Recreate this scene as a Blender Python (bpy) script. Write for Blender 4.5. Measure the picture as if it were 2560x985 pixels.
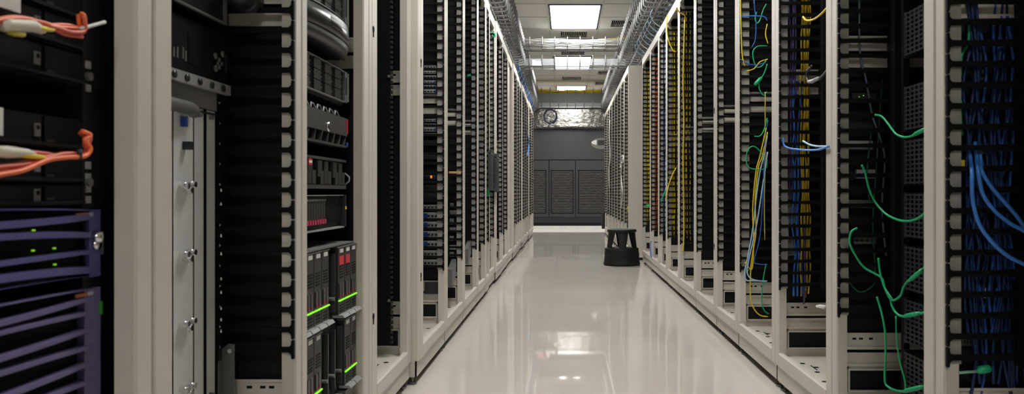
import bpy, math, random
from mathutils import Vector
random.seed(7)
scene = bpy.context.scene
COL = scene.collection
for o in list(bpy.data.objects): bpy.data.objects.remove(o)

# ------------------------------------------------------------------ camera, world, exposure
IW, IH, F = 2560, 985, 1850.0
VX, VY, H = 1416.0, 481.0, 0.755          # vanishing point (pixels), camera height (m)
cd = bpy.data.cameras.new('camera'); cam = bpy.data.objects.new('camera', cd); COL.objects.link(cam)
cam.location = (0, 0, H); cam.rotation_euler = (math.radians(90), 0, 0)
cd.sensor_width = 36; cd.sensor_fit = 'HORIZONTAL'; cd.lens = 36*F/IW
cd.shift_x = -(VX-IW/2)/IW; cd.shift_y = (VY-IH/2)/IW
cd.clip_start = .02; cd.clip_end = 60
cd.dof.use_dof = True; cd.dof.focus_distance = 6; cd.dof.aperture_fstop = 8
scene.camera = cam
w = bpy.data.worlds.new('world'); scene.world = w; w.use_nodes = True
w.node_tree.nodes['Background'].inputs[0].default_value = (.6,.6,.58,1)
w.node_tree.nodes['Background'].inputs[1].default_value = .02
vs = scene.view_settings
vs.view_transform = 'Standard'; vs.look = 'None'; vs.gamma = 1; vs.use_curve_mapping = False
vs.exposure = 0.0
LAMP = 25.0                                # troffer diffuser emission

# ------------------------------------------------------------------ materials
MATS = {}
def mat(name, col, rough=.5, metal=0, emit=0, var=.06, scale=30, bump=0, coat=0, alpha=1, trans=0, spec=.5):
    if name in MATS: return MATS[name]
    m = bpy.data.materials.new(name); m.use_nodes = True; MATS[name] = m
    nt = m.node_tree; b = nt.nodes['Principled BSDF']
    b.inputs['Roughness'].default_value = rough; b.inputs['Metallic'].default_value = metal
    b.inputs['Specular IOR Level'].default_value = spec
    c = (*col, 1)
    tc = nt.nodes.new('ShaderNodeTexCoord'); nz = nt.nodes.new('ShaderNodeTexNoise')
    nz.inputs['Scale'].default_value = scale; nz.inputs['Detail'].default_value = 3
    nt.links.new(tc.outputs['Object'], nz.inputs['Vector'])
    rp = nt.nodes.new('ShaderNodeValToRGB')
    rp.color_ramp.elements[0].position = .3; rp.color_ramp.elements[1].position = .7
    rp.color_ramp.elements[0].color = (*[x*(1-var) for x in col], 1); rp.color_ramp.elements[1].color = (*[min(1, x*(1+var)) for x in col], 1)
    nt.links.new(nz.outputs['Fac'], rp.inputs['Fac']); nt.links.new(rp.outputs['Color'], b.inputs['Base Color'])
    if bump:
        bp = nt.nodes.new('ShaderNodeBump'); bp.inputs['Strength'].default_value = bump; bp.inputs['Distance'].default_value = .01
        nt.links.new(nz.outputs['Fac'], bp.inputs['Height']); nt.links.new(bp.outputs['Normal'], b.inputs['Normal'])
    if emit:
        b.inputs['Emission Color'].default_value = c; b.inputs['Emission Strength'].default_value = emit
    if coat: b.inputs['Coat Weight'].default_value = coat
    if trans: b.inputs['Transmission Weight'].default_value = trans
    if alpha < 1: b.inputs['Alpha'].default_value = alpha
    return m
BEIGE = mat('beige_powder_coat', (.60,.56,.495), .42, var=.025, scale=6)
BEIGE2 = mat('beige_kick_plate', (.58,.54,.475), .45, var=.03, scale=6)
SHADE_BRKT = mat('grey_shaded_plastic', (.31,.295,.265), .5, var=.12, scale=40)
BLACK = mat('black_plastic', (.005,.005,.005), .6, spec=.15)
BLACKM = mat('black_metal', (.007,.007,.0075), .5, spec=.3)
DARK = mat('dark_grey_plastic', (.021,.0215,.022), .45)
CHAR = mat('charcoal_bezel', (.046,.046,.047), .42)
MIDG = mat('mid_grey_plastic', (.13,.13,.126), .45)
LITG = mat('light_grey_metal', (.34,.345,.35), .38, .2)
ROUT = mat('router_card_grey', (.76,.78,.77), .45, .1, var=.03)
PURP = mat('purple_bezel', (.085,.08,.24), .42, var=.08, scale=14)
PURP2 = mat('faded_purple_bezel', (.13,.105,.235), .45, var=.08, scale=14)
STEEL = mat('galvanised_steel', (.23,.23,.228), .5, .75, var=.1, scale=40)
CHROME = mat('chrome', (.75,.75,.75), .15, 1)
ALU = mat('satin_steel_channel', (.20,.20,.195), .5, .6, var=.06, scale=9)
ACRY = mat('translucent_acrylic', (.38,.40,.42), .25, var=.04, scale=9, alpha=.45)
DKCH = mat('dark_channel', (.10,.10,.095), .5, .3)
WHITE = mat('white_label', (.72,.72,.70), .55)
RED = mat('red_label', (.62,.03,.05), .5)
MAG = mat('magenta_latch', (.42,.02,.09), .5)
BLUEL = mat('blue_label', (.03,.10,.45), .5)
GREEN_E = mat('green_led', (.25,1,.02), .5, emit=.9)
LIME_E = mat('lime_led', (.35,.9,.02), .5, emit=.55)
ORNG_E = mat('orange_led', (1,.22,.008), .5, emit=1.1)
C_OR = mat('orange_fibre', (.85,.16,.045), .45)
C_RD = mat('red_fibre', (.62,.10,.06), .45)
C_YE = mat('yellow_cable', (.74,.55,.02), .45)
C_YG = mat('olive_yellow_cable', (.42,.38,.03), .5)
C_BL = mat('blue_cable', (.025,.10,.40), .4)
C_BB = mat('bright_blue_cable', (.05,.22,.68), .38)
C_LB = mat('light_blue_cable', (.36,.55,.72), .45)
C_GR = mat('green_cable', (.015,.42,.17), .4)
C_WH = mat('white_cable', (.66,.66,.63), .45)
C_PU = mat('purple_cable', (.11,.07,.22), .45)
C_BK = mat('black_cable', (.015,.015,.025), .45)
C_NV = mat('navy_cable', (.02,.025,.07), .45)
CREAM = mat('cream_connector', (.60,.55,.44), .5)
RUB = mat('black_rubber', (.008,.008,.008), .6, spec=.3)
CRAC = mat('charcoal_cabinet', (.037,.037,.039), .5, var=.04, scale=5)
CRACD = mat('dark_grille', (.016,.016,.017), .5)
CRACM = mat('grille_slat_metal', (.10,.10,.10), .5)
TILE = mat('ceiling_tile', (.72,.705,.665), .85, var=.03, scale=60, bump=.05)
TBAR = mat('ceiling_grid_bar', (.58,.57,.54), .5)
WALL = mat('wall_paint', (.60,.58,.54), .7, var=.02, scale=3)
PLAS = mat('smoky_plastic_sleeve', (.05,.055,.065), .12, spec=.7)
LAMPM = mat('lamp_diffuser', (1,.99,.96), .5, emit=LAMP, var=0)
SLOT = mat('slot_black', (.006,.006,.006), .8, spec=.1)

# floor: glossy light vinyl tiles with faint joints, scuffs
def floor_mat():
    m = bpy.data.materials.new('polished_floor'); m.use_nodes = True; nt = m.node_tree; b = nt.nodes['Principled BSDF']
    L = nt.links.new; N = nt.nodes.new
    tc = N('ShaderNodeTexCoord')
    n1 = N('ShaderNodeTexNoise'); n1.inputs['Scale'].default_value = 1.6; n1.inputs['Detail'].default_value = 5
    n2 = N('ShaderNodeTexNoise'); n2.inputs['Scale'].default_value = 7; n2.inputs['Detail'].default_value = 2
    br = N('ShaderNodeTexBrick'); br.offset = 0; br.inputs['Scale'].default_value = 1
    br.inputs['Brick Width'].default_value = .61; br.inputs['Row Height'].default_value = .61
    br.inputs['Mortar Size'].default_value = .0012; br.inputs['Mortar Smooth'].default_value = .2
    br.inputs['Color1'].default_value = (1,1,1,1); br.inputs['Color2'].default_value = (.985,.985,.985,1); br.inputs['Mortar'].default_value = (.9,.89,.88,1)
    mp = N('ShaderNodeMapping'); mp.inputs['Location'].default_value = (.205,.1,0)
    L(tc.outputs['Object'], mp.inputs['Vector']); L(mp.outputs['Vector'], br.inputs['Vector'])
    for n in (n1, n2): L(tc.outputs['Object'], n.inputs['Vector'])
    rp = N('ShaderNodeValToRGB'); rp.color_ramp.elements[0].position = .3; rp.color_ramp.elements[1].position = .72
    rp.color_ramp.elements[0].color = (.60,.55,.495,1); rp.color_ramp.elements[1].color = (.655,.61,.56,1)
    L(n1.outputs['Fac'], rp.inputs['Fac'])
    mx = N('ShaderNodeMixRGB'); mx.blend_type = 'MULTIPLY'; mx.inputs[0].default_value = 1
    L(rp.outputs['Color'], mx.inputs[1]); L(br.outputs['Color'], mx.inputs[2]); L(mx.outputs[0], b.inputs['Base Color'])
    mr = N('ShaderNodeMapRange'); mr.inputs['To Min'].default_value = .015; mr.inputs['To Max'].default_value = .045
    L(n2.outputs['Fac'], mr.inputs['Value']); L(mr.outputs['Result'], b.inputs['Roughness'])
    bp = N('ShaderNodeBump'); bp.inputs['Strength'].default_value = .006; bp.inputs['Distance'].default_value = .01
    L(n2.outputs['Fac'], bp.inputs['Height']); L(bp.outputs['Normal'], b.inputs['Normal'])
    b.inputs['Specular IOR Level'].default_value = .65
    return m
FLOOR = floor_mat()

def foil_mat():
    m = bpy.data.materials.new('crinkled_foil'); m.use_nodes = True; nt = m.node_tree; b = nt.nodes['Principled BSDF']
    L = nt.links.new; N = nt.nodes.new
    b.inputs['Base Color'].default_value = (.11,.108,.10,1); b.inputs['Metallic'].default_value = 1; b.inputs['Roughness'].default_value = .36
    tc = N('ShaderNodeTexCoord'); mp = N('ShaderNodeMapping'); mp.inputs['Scale'].default_value = (4,4,9)
    n1 = N('ShaderNodeTexNoise'); n1.inputs['Scale'].default_value = 2.4; n1.inputs['Detail'].default_value = 6; n1.inputs['Distortion'].default_value = .6
    L(tc.outputs['Object'], mp.inputs['Vector']); L(mp.outputs['Vector'], n1.inputs['Vector'])
    bp = N('ShaderNodeBump'); bp.inputs['Strength'].default_value = .9; bp.inputs['Distance'].default_value = .03
    L(n1.outputs['Fac'], bp.inputs['Height']); L(bp.outputs['Normal'], b.inputs['Normal'])
    return m
FOIL = foil_mat()

# ------------------------------------------------------------------ mesh helpers
ORG = {}                                    # world origin of every object that gets children
def org(o): return ORG.get(o.name, Vector((0,0,0)))
class MB:
    def __init__(s): s.v = []; s.f = []
    def poly(s, pts, faces):
        n = len(s.v); s.v += [tuple(p) for p in pts]; s.f += [tuple(i+n for i in f) for f in faces]; return s
    def box(s, x0, x1, y0, y1, z0, z1):
        if x0 > x1: x0, x1 = x1, x0
        if y0 > y1: y0, y1 = y1, y0
        if z0 > z1: z0, z1 = z1, z0
        return s.poly([(x0,y0,z0),(x1,y0,z0),(x1,y1,z0),(x0,y1,z0),(x0,y0,z1),(x1,y0,z1),(x1,y1,z1),(x0,y1,z1)],
                      [(0,3,2,1),(4,5,6,7),(0,1,5,4),(1,2,6,5),(2,3,7,6),(3,0,4,7)])
    def prism(s, pts, axis, a0, a1):        # pts: 2-D outline; axis 0 -> (y,z), 1 -> (x,z), 2 -> (x,y)
        def at(p, a): return (a,p[0],p[1]) if axis == 0 else (p[0],a,p[1]) if axis == 1 else (p[0],p[1],a)
        n = len(pts)
        return s.poly([at(p,a0) for p in pts]+[at(p,a1) for p in pts],
                      [tuple(range(n)), tuple(range(2*n-1,n-1,-1))]+[(i,i+n,(i+1)%n+n,(i+1)%n) for i in range(n)])
    def cbox(s, x0, x1, y0, y1, z0, z1, c=.004):   # box with chamfered vertical edges
        if x0 > x1: x0, x1 = x1, x0
        return s.prism([(x0+c,y0),(x1-c,y0),(x1,y0+c),(x1,y1-c),(x1-c,y1),(x0+c,y1),(x0,y1-c),(x0,y0+c)], 2, z0, z1)
    def cyl(s, p0, p1, r0, r1=None, n=12):
        r1 = r0 if r1 is None else r1
        p0 = Vector(p0); p1 = Vector(p1); d = (p1-p0).normalized()
        u = d.orthogonal().normalized(); v = d.cross(u); P = []
        for p, r in ((p0,r0),(p1,r1)):
            for k in range(n):
                a = 2*math.pi*k/n; P.append(p+u*math.cos(a)*r+v*math.sin(a)*r)
        return s.poly(P, [tuple(range(n-1,-1,-1)), tuple(range(n,2*n))]+[(k,(k+1)%n,(k+1)%n+n,k+n) for k in range(n)])
    def tube(s, pts, r, n=6):
        pts = [Vector(p) for p in pts]; m = len(pts); rings = []; up = None
        for i in range(m):
            t = (pts[min(i+1,m-1)]-pts[max(i-1,0)])
            t = t.normalized() if t.length > 1e-9 else Vector((0,0,1))
            up = t.orthogonal().normalized() if up is None else (up-t*up.dot(t))
            up = up.normalized() if up.length > 1e-6 else t.orthogonal().normalized()
            v = t.cross(up)
            rr = r[i] if isinstance(r, (list,tuple)) else r
            rings.append([pts[i]+up*math.cos(2*math.pi*k/n)*rr+v*math.sin(2*math.pi*k/n)*rr for k in range(n)])
        F = [tuple(range(n-1,-1,-1)), tuple(range((m-1)*n, m*n))]
        for i in range(m-1):
            F += [(i*n+k, i*n+(k+1)%n, (i+1)*n+(k+1)%n, (i+1)*n+k) for k in range(n)]
        return s.poly([p for q in rings for p in q], F)
    def lathe(s, prof, cx, cy, n=32):
        P = []
        for r, z in prof: P += [(cx+r*math.cos(2*math.pi*k/n), cy+r*math.sin(2*math.pi*k/n), z) for k in range(n)]
        m = len(prof); F = [tuple(range(n-1,-1,-1)), tuple(range((m-1)*n, m*n))]
        for i in range(m-1): F += [(i*n+k, i*n+(k+1)%n, (i+1)*n+(k+1)%n, (i+1)*n+k) for k in range(n)]
        return s.poly(P, F)
    def mesh(s, name, mt, o=Vector((0,0,0)), smooth=False):
        me = bpy.data.meshes.new(name); me.from_pydata([(p[0]-o[0],p[1]-o[1],p[2]-o[2]) for p in s.v], [], s.f)
        me.materials.append(mt); me.update()
        if smooth: me.polygons.foreach_set('use_smooth', [True]*len(me.polygons))
        return me
    def build(s, name, mt, parent=None, smooth=False, label=None, cat=None, group=None, kind=None):
        if parent is None:
            xs, ys, zs = zip(*s.v); o = Vector(((min(xs)+max(xs))/2, (min(ys)+max(ys))/2, min(zs)))
        else: o = org(parent)
        ob = bpy.data.objects.new(name, s.mesh(name, mt, o, smooth)); COL.objects.link(ob)
        if parent is None: ob.location = o
        else: ob.parent = parent
        ORG[ob.name] = o.copy()
        return tag(ob, label, cat, group, kind)
def tag(o, label=None, cat=None, group=None, kind=None):
    for k, v in (('label',label),('category',cat),('group',group),('kind',kind)):
        if v: o[k] = v
    return o
def empty(name, loc, label, cat, group=None, kind=None):
    o = bpy.data.objects.new(name, None); COL.objects.link(o); o.location = loc; o.empty_display_size = .05
    ORG[o.name] = Vector(loc); return tag(o, label, cat, group, kind)
def inst(me, name, parent, at):             # shared-mesh piece of a thing or part
    o = bpy.data.objects.new(name, me); COL.objects.link(o); o.parent = parent
    o.location = Vector(at)-org(parent); ORG[o.name] = Vector(at); return o
def box(*a): return MB().box(*a)
def smooth_path(pts, k=6):
    pts = [Vector(p) for p in pts]; P = [pts[0]*2-pts[1]]+pts+[pts[-1]*2-pts[-2]]; out = []
    for i in range(1, len(P)-2):
        a, b, c, d = P[i-1:i+3]
        for j in range(k):
            t = j/k; out.append(.5*((2*b)+(c-a)*t+(2*a-5*b+4*c-d)*t*t+(3*b-a-3*c+d)*t**3))
    return out+[pts[-1]]
def PX(x, y, X): Y = abs(X)*F/abs(x-VX); return Vector((X, Y, H+(VY-y)*Y/F))      # pixel on a plane X = const
def PY(x, y, Y): return Vector(((x-VX)*Y/F, Y, H+(VY-y)*Y/F))                      # pixel on a plane Y = const
def cable(name, pts, r, mt, label, cat='cable', group=None, n=6, k=6, boots=()):
    ob = MB().tube(smooth_path(pts, k), r, n).build(name, mt, None, True, label, cat, group)
    for p0, p1, rr in boots:
        MB().tube([p0, Vector(p0).lerp(Vector(p1), .25), Vector(p0).lerp(Vector(p1), .7), p1], [rr*.55, rr, rr, rr*.8], 8).build('connector_boot', mt, ob, True)
    return ob

# ------------------------------------------------------------------ room
HC = 2.785
YB = 16.9
floor = box(-4.7,4.9,-5.0,YB,-.05,0).build('floor', FLOOR, kind='structure')
box(-4.8,-4.7,-5.0,YB,0,HC+.25).build('wall_left', WALL, kind='structure')
box(4.9,5.0,-5.0,YB,0,HC+.25).build('wall_right', WALL, kind='structure')
box(-4.8,5.0,YB,YB+.1,0,HC+.25).build('wall_back', WALL, kind='structure')
box(-4.8,5.0,-5.1,-5.0,0,HC+.25).build('wall_front', WALL, kind='structure')
ceil = box(-4.8,5.0,-5.0,YB,HC+.12,HC+.2).build('ceiling', WALL, kind='structure')
T = .61; GX = .095-T/2; GY = 7.98
lights = [(0, k) for k in (-17, -10, -5, 0, 5, 10)]           # (column, first row); two tiles long
vents = {(0,2):'nearest', (1,1):'r', (0,4):'', (0,8):'', (1,7):'', (1,9):''}
taken = {(c, r+j) for c, r in lights for j in (0,1)} | set(vents)
tile_me = MB().box(-T/2+.012,T/2-.012,-T/2+.012,T/2-.012,0,.016).mesh('ceiling_tile', TILE)
R0, R1r = -22, 15
nt_ = 0
for c in range(-3, 4):
    for r in range(R0, R1r):
        if (c, r) in taken: continue
        x = GX+(c+.5)*T; y = GY+(r+.5)*T
        if y > YB-T/2 or y < -5.0+T/2: continue
        if nt_ < 300: inst(tile_me, 'tile', ceil, (x, y, HC+.004+random.uniform(0,.0012))); nt_ += 1
for c in range(-3, 5):
    x = GX+c*T
    box(x-.012,x+.012,-5.0,YB,HC-.001,HC+.01).build('grid_bar', TBAR, ceil)
for r in range(R0, R1r+1):
    y = GY+r*T
    if -5.0 < y < YB: box(GX-3*T,GX+4*T,y-.012,y+.012,HC-.0005,HC+.0095).build('grid_bar', TBAR, ceil)
box(-4.7,GX-3*T,-5.0,YB,HC+.002,HC+.02).build('edge_panel', TILE, ceil); box(GX+4*T,4.9,-5.0,YB,HC+.002,HC+.02).build('edge_panel', TILE, ceil)
# unseen lights added over assumed neighbouring aisles, to brighten the ceiling
for s_, nm in ((-1, 'left'), (1, 'right')):
    for i, yy in enumerate((1.88, 4.93, 7.98, 11.03, 14.08)):
        x = 3.0*s_+.095
        t = empty('ceiling_light', (x, yy+T, HC-.02), 'added unseen ceiling light panel, %s along the assumed aisle behind the %s rack row' % (['first','second','third','fourth','fifth','sixth'][i], nm), 'ceiling light', 'added ceiling lights over the neighbouring aisles')
        m = MB(); a = T/2-.012
        for (xa, xb, ya, yb) in ((x-a,x-a+.02,yy+.012,yy+2*T-.012),(x+a-.02,x+a,yy+.012,yy+2*T-.012),(x-a,x+a,yy+.012,yy+.032),(x-a,x+a,yy+2*T-.032,yy+2*T-.012)): m.box(xa,xb,ya,yb,HC-.02,HC+.002)
        m.build('frame', DARK, t)
        box(x-a+.02,x+a-.02,yy+.032,yy+2*T-.032,HC-.012,HC+.001).build('diffuser', LAMPM, t)
lnames = ['added unseen behind the camera', 'just above the camera', 'out of view above the near racks', 'large, nearest in view', 'seen behind the bare crossing tray', 'farthest, half hidden by yellow cables']  # first one is added out of view to brighten the near racks
for i, (c, r) in enumerate(lights):
    x = GX+(c+.5)*T; y0 = GY+r*T
    t = empty('ceiling_light', (x, y0+T, HC-.012), 'glowing white recessed ceiling light panel, '+lnames[i], 'ceiling light', 'ceiling lights over the aisle')
    m = MB(); a = T/2-.012
    for (xa, xb, ya, yb) in ((x-a,x-a+.02,y0+.012,y0+2*T-.012),(x+a-.02,x+a,y0+.012,y0+2*T-.012),(x-a,x+a,y0+.012,y0+.032),(x-a,x+a,y0+2*T-.032,y0+2*T-.012)):
        m.box(xa,xb,ya,yb,HC-.008,HC+.03)
    m.build('frame', DARK, t)
    box(x-a+.02,x+a-.02,y0+.032,y0+2*T-.032,HC+.004,HC+.012).build('diffuser', LAMPM, t)
vlab = {(0,2):'slotted ceiling vent right behind the nearest light panel', (1,1):'slotted ceiling vent to the right of the nearest light panel', (0,4):'slotted ceiling vent in front of the second light panel',
        (0,8):'slotted ceiling vent behind the second light panel, near yellow cables', (1,7):'small slotted ceiling vent to the right, behind second light panel', (1,9):'small slotted ceiling vent at far right above the yellow cables'}
slat_me = MB().prism([(-.004,0),(.001,0),(.006,.018),(.001,.018)], 1, -.155, .155).mesh('slat', TBAR)
for (c, r) in vents:
    x = GX+(c+.5)*T; y = GY+(r+.5)*T
    t = empty('ceiling_vent', (x, y, HC-.004), vlab[(c,r)], 'vent', 'ceiling vents')
    m = MB(); a = T/2-.012; b = .165
    for q in ((x-a,x-b,y-a,y+a),(x+b,x+a,y-a,y+a),(x-b,x+b,y-a,y-b),(x-b,x+b,y+b,y+a)): m.box(*q, HC+.002, HC+.012)
    m.build('plate', TILE, t)
    m = MB()
    for q in ((x-b-.014,x-b,y-b-.014,y+b+.014),(x+b,x+b+.014,y-b-.014,y+b+.014),(x-b,x+b,y-b-.014,y-b),(x-b,x+b,y+b,y+b+.014)): m.box(*q, HC-.004, HC+.03)
    m.build('frame', TBAR, t)
    box(x-b,x+b,y-b,y+b,HC+.028,HC+.032).build('duct_opening', SLOT, t)
    for k in range(14): inst(slat_me, 'slat', t, (x-b+.024+k*.022, y, HC-.001))

# ------------------------------------------------------------------ racks
HR = 2.17
def finger_mesh(S):
    return [(0,-.0205),(0,.0205),(.0055,.0205),(.0065,.0105),(.0115,.0058),(.05,.0055),(.09,.0065),(.157,.009),(.157,-.007),(.09,-.0055),(.05,-.0055),(.0115,-.0058),(.0065,-.0105),(.0055,-.0205)]
FING = {}
for S in (-1, 1):
    FING[S] = MB().prism([(S*a, z) for a, z in finger_mesh(S)], 1, -.004, .004).mesh('finger', BLACK)
def fingers_joined(mb, S, X0, Yc, zs):
    o = [(0,-.0205),(0,.0205),(.006,.0205),(.011,.0058),(.157,.009),(.157,-.007),(.011,-.0058),(.006,-.0205)]
    for z in zs: mb.prism([(X0+S*a, z+b) for a, b in o], 1, Yc-.004, Yc+.004)
FZ = [.405+k*.04445 for k in range(38)]
keyhole_me = {}
for S in (-1, 1):
    keyhole_me[S] = MB().cyl((0,0,.006),(-S*.0012,0,.006),.0105,None,16).box(0,-S*.0012,-.0055,.0055,-.018,.006).mesh('keyhole', SLOT)
screw_me = {S: MB().cyl((0,0,0),(-S*.004,0,0),.006,.005,8).mesh('screw', CHROME) for S in (-1,1)}
RACKS = {}
HOLE = MB().cyl((0,0,0),(0,0,.0005),.010,None,8).mesh('base_hole', SLOT); SLIT = MB().box(-.0025,.0025,-.035,.035,0,.0005).mesh('base_slot', SLOT)
def rack(key, S, d, y0, y1, label, wn=.045, wf=.045, fingers=True, detail=True, side=True, keys=(), spine_a=.157, depth=1.0, filler=False):
    y0 += .002; y1 -= .002
    t = empty('server_rack', (S*(d+.3), (y0+y1)/2, 0), label, 'rack', 'beige server racks')
    X = lambda a: S*(d+a)
    RACKS[key] = dict(t=t, S=S, d=d, y0=y0+wn, y1=y1-wf, Y0=y0, Y1=y1)
    def b(name, m, a0, a1, ya, yb, z0, z1): return box(X(a0),X(a1),ya,yb,z0,z1).build(name, m, t)
    def post(ya, yb, g):
        q = ya+(yb-ya)*g; c = .004
        if yb-ya < .07: return MB().prism([(X(0),ya+c),(X(0),yb-c),(X(c),yb),(X(.031),yb),(X(.031),ya),(X(c),ya)], 2, .0955, HR).build('post', BEIGE, t)
        pr = [(X(0),ya+c),(X(0),q-.003),(X(.0025),q-.0015),(X(.0025),q+.0015),(X(0),q+.003),(X(0),yb-c),(X(c),yb),(X(.031),yb),(X(.031),ya),(X(c),ya)]
        return MB().prism(pr, 2, .0955, HR).build('post', BEIGE, t)
    p_near = post(y0, y0+wn, .35 if wn > .07 else .4); p_far = post(y1-wf, y1, .6)
    for z in keys:
        inst(keyhole_me[S], 'keyhole', p_near, (X(0), y0+wn*.5, z))
    b('rear_post', BEIGE, depth-.05, depth, y0, y0+.05, .03, HR); b('rear_post', BEIGE, depth-.05, depth, y1-.05, y1, .03, HR)
    # bottom and top rails
    MB().prism([(X(0),.095),(X(.018),.095),(X(.018),.145),(X(.004),.145),(X(0),.141)], 1, y0+wn, y1-wf).build('bottom_rail', BEIGE, t)
    b('top_rail', BEIGE, 0, .02, y0+wn, y1-wf, 2.10, HR)
    b('kick_plate', BEIGE2, .008, .014, y0+.002, y1-.002, .032, .0955)
    b('kick_return', BEIGE2, .008, .2, y0+.002, y0+.006, .032, .0955)
    b('base_plate', BEIGE, .018, depth-.05, y0+.004, y1-.004, .112, .128)
    b('top_panel', BEIGE, .02, depth, y0, y1, HR-.02, HR)
    b('rear_panel', BLACKM, depth-.012, depth-.004, y0+.05, y1-.05, .1, HR-.02)
    for (a, yy) in ((.03,y0+.03),(.03,y1-.03),(depth-.03,y0+.03),(depth-.03,y1-.03)):
        MB().cyl((X(a),yy,0),(X(a),yy,.008),.018).cyl((X(a),yy,.008),(X(a),yy,.114),.006).build('levelling_foot', STEEL, t)
    # far side frame: pairs of channels, window plate at the bottom, black side sheet
    for (ya, yb, ys) in ((y1-.022, y1-.006, y1-.004),)+(((y0+.006, y0+.022, y0+.002),) if detail else ()):
        for (z0, z1) in ((1.18,1.225),(1.13,1.17),(.283,.333),(.232,.274),(2.04,2.085)):
            m = MB().box(X(.02),X(depth-.05),ya+.004,yb,z0,z1).box(X(.02),X(depth-.05),ya,yb,z0,z0+.009).box(X(.02),X(depth-.05),ya,yb,z1-.006,z1)
            br = m.build('side_brace', BEIGE, t)
            if detail and z0 > 1.17 or (detail and z0 in (.283,)):
                m = MB()
                for a in (.055,.075,.105): m.box(X(a),X(a+.012),ya+.0035,ya+.0045,(z0+z1)/2+.004,(z0+z1)/2+.010)
                m.build('slot', SLOT, br)
        m = MB()
        for q in ((.02,depth-.05,.128,.158),(.02,.045,.158,.232),(.30,depth-.05,.158,.232),(.02,depth-.05,.222,.232)):
            m.box(X(q[0]),X(q[1]),ya+.004,yb,q[2],q[3])
        for q in ((.04,.045,.156,.226),(.045,.30,.156,.161),(.045,.30,.221,.226)): m.box(X(q[0]),X(q[1]),ya-.004,ya+.006,q[2],q[3])
        m.build('window_plate', BEIGE, t)
        if side: b('side_panel', BLACKM, .026, depth-.05, ys, ys+.002, .13, HR-.02)
    if filler: b('filler_panel', BEIGE, .02, .03, y0+wn, y1-wf-.12, .145, 2.10)
    if detail and y0 < 3.6:
        for (a, dy) in ((.06,.10),(.09,.16),(.07,.23),(.11,.30),(.05,.36)): inst(HOLE, 'base_hole', t, (X(a), y1-wf-dy, .128))
        inst(SLIT, 'base_slot', t, (X(.08), y1-wf-.165, .128))
    if fingers:
        Yc = y1-wf-.006
        sp = box(X(spine_a),X(spine_a+.02),Yc-.03,Yc+.02,.385,2.09).build('cable_manager', BLACKM, t)
        if key != 'L1': box(X(.0065),X(.046 if key == 'R3' else .035),y1-wf-.0018,y1-wf-.0002,.39,2.09).build('shaded_bracket', SHADE_BRKT, t)  # bracket strip; its grey also carries the dimmer light on post sides
        m = MB()
        if y0 < 4.2:
            for z in FZ: m.cyl((X(spine_a-.004),Yc-.0305,z+.012),(X(spine_a-.004),Yc-.032,z+.012),.0028,None,6)
            m.build('rivet', CHROME, sp, kind='stuff')
        if detail:
            for z in FZ: inst(FING[S], 'finger', sp, (X(.001), Yc, z))
        else:
            m = MB(); fingers_joined(m, S, X(.001), Yc, FZ); m.build('finger_row', BLACK, sp, kind='stuff')
    return t

ords = ['first','second','third','fourth','fifth','sixth','seventh','eighth','ninth','tenth','eleventh','twelfth','thirteenth','fourteenth','fifteenth','sixteenth','seventeenth','eighteenth','nineteenth','twentieth','twenty-first','twenty-second']
DL, DL2, DR, DR2 = .605, .578, .805, .69
# left row
rack('L0', -1, DL, .48, 1.085, 'beige rack frame nearest on the left, holding purple-faced servers', wf=.042, fingers=False, side=False)
rack('L1', -1, DL, 1.085, 1.692, 'beige rack frame on the left around the tall grey router', wn=.05, wf=.036, side=True)
rack('L2', -1, DL, 1.692, 2.267, 'beige rack frame on the left holding the green-lit blade enclosure', wn=.036, wf=.055, fingers=False)
rack('L3', -1, DL, 2.267, 2.885, 'beige rack frame on the left with only a black vertical panel', wn=.10, wf=.055, fingers=False, keys=(.36,1.26))
LS = [2.889,3.56,4.18,4.83,5.31,5.59,6.1,6.75,7.38,8.1,8.7,9.2,9.7,10.25,10.85,11.45,12.25,13.1]
for i in range(len(LS)-1):
    far = LS[i] > 4.1
    rack('L%d' % (4+i), -1, DL2 if i < 5 else DL2+.006*(i % 3), LS[i], LS[i+1], 'beige open rack frame, %s from the front in the left row' % ords[4+i], wn=.10 if i == 0 else .045 if i != 8 else .16, wf=.045,
         detail=not far, keys=(.42,1.27) if i == 0 else (), filler=(i == 8), fingers=(i != 8))
# right near row
RS = [1.0,1.618,2.246,2.853,3.487,4.0,4.63,5.3,5.95,6.46,7.1,7.87]
rl = {0:'beige rack frame nearest on the right, full of blue cables', 1:'beige rack frame on the right with perforated modules and green cables', 2:'beige rack frame on the right with yellow and purple hanging cables',
      3:'beige rack frame on the right with looping green cables'}
for i in range(len(RS)-1):
    far = RS[i] > 4.4
    rack('R%d' % i, 1, DR, RS[i], RS[i+1], rl.get(i, 'beige open rack frame, %s from the front in the right row' % ords[i]), wn=.05, wf=.04, detail=not far, keys=(.46,1.2) if i == 5 else ())
# right far row, standing a little further into the aisle
QS = [8.25,8.85,9.4,10.0,10.6,11.2,11.8,12.5,13.4]
for i in range(len(QS)-1):
    t = rack('Q%d' % i, 1, DR2, QS[i], QS[i+1], 'beige open rack frame beyond the step stool, %s of the far right row' % ords[i], detail=False)
    if i == 0:
        box(DR2-.001,DR2+1.0,8.235,8.252,.03,HR).build('end_panel', BEIGE, t)

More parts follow.
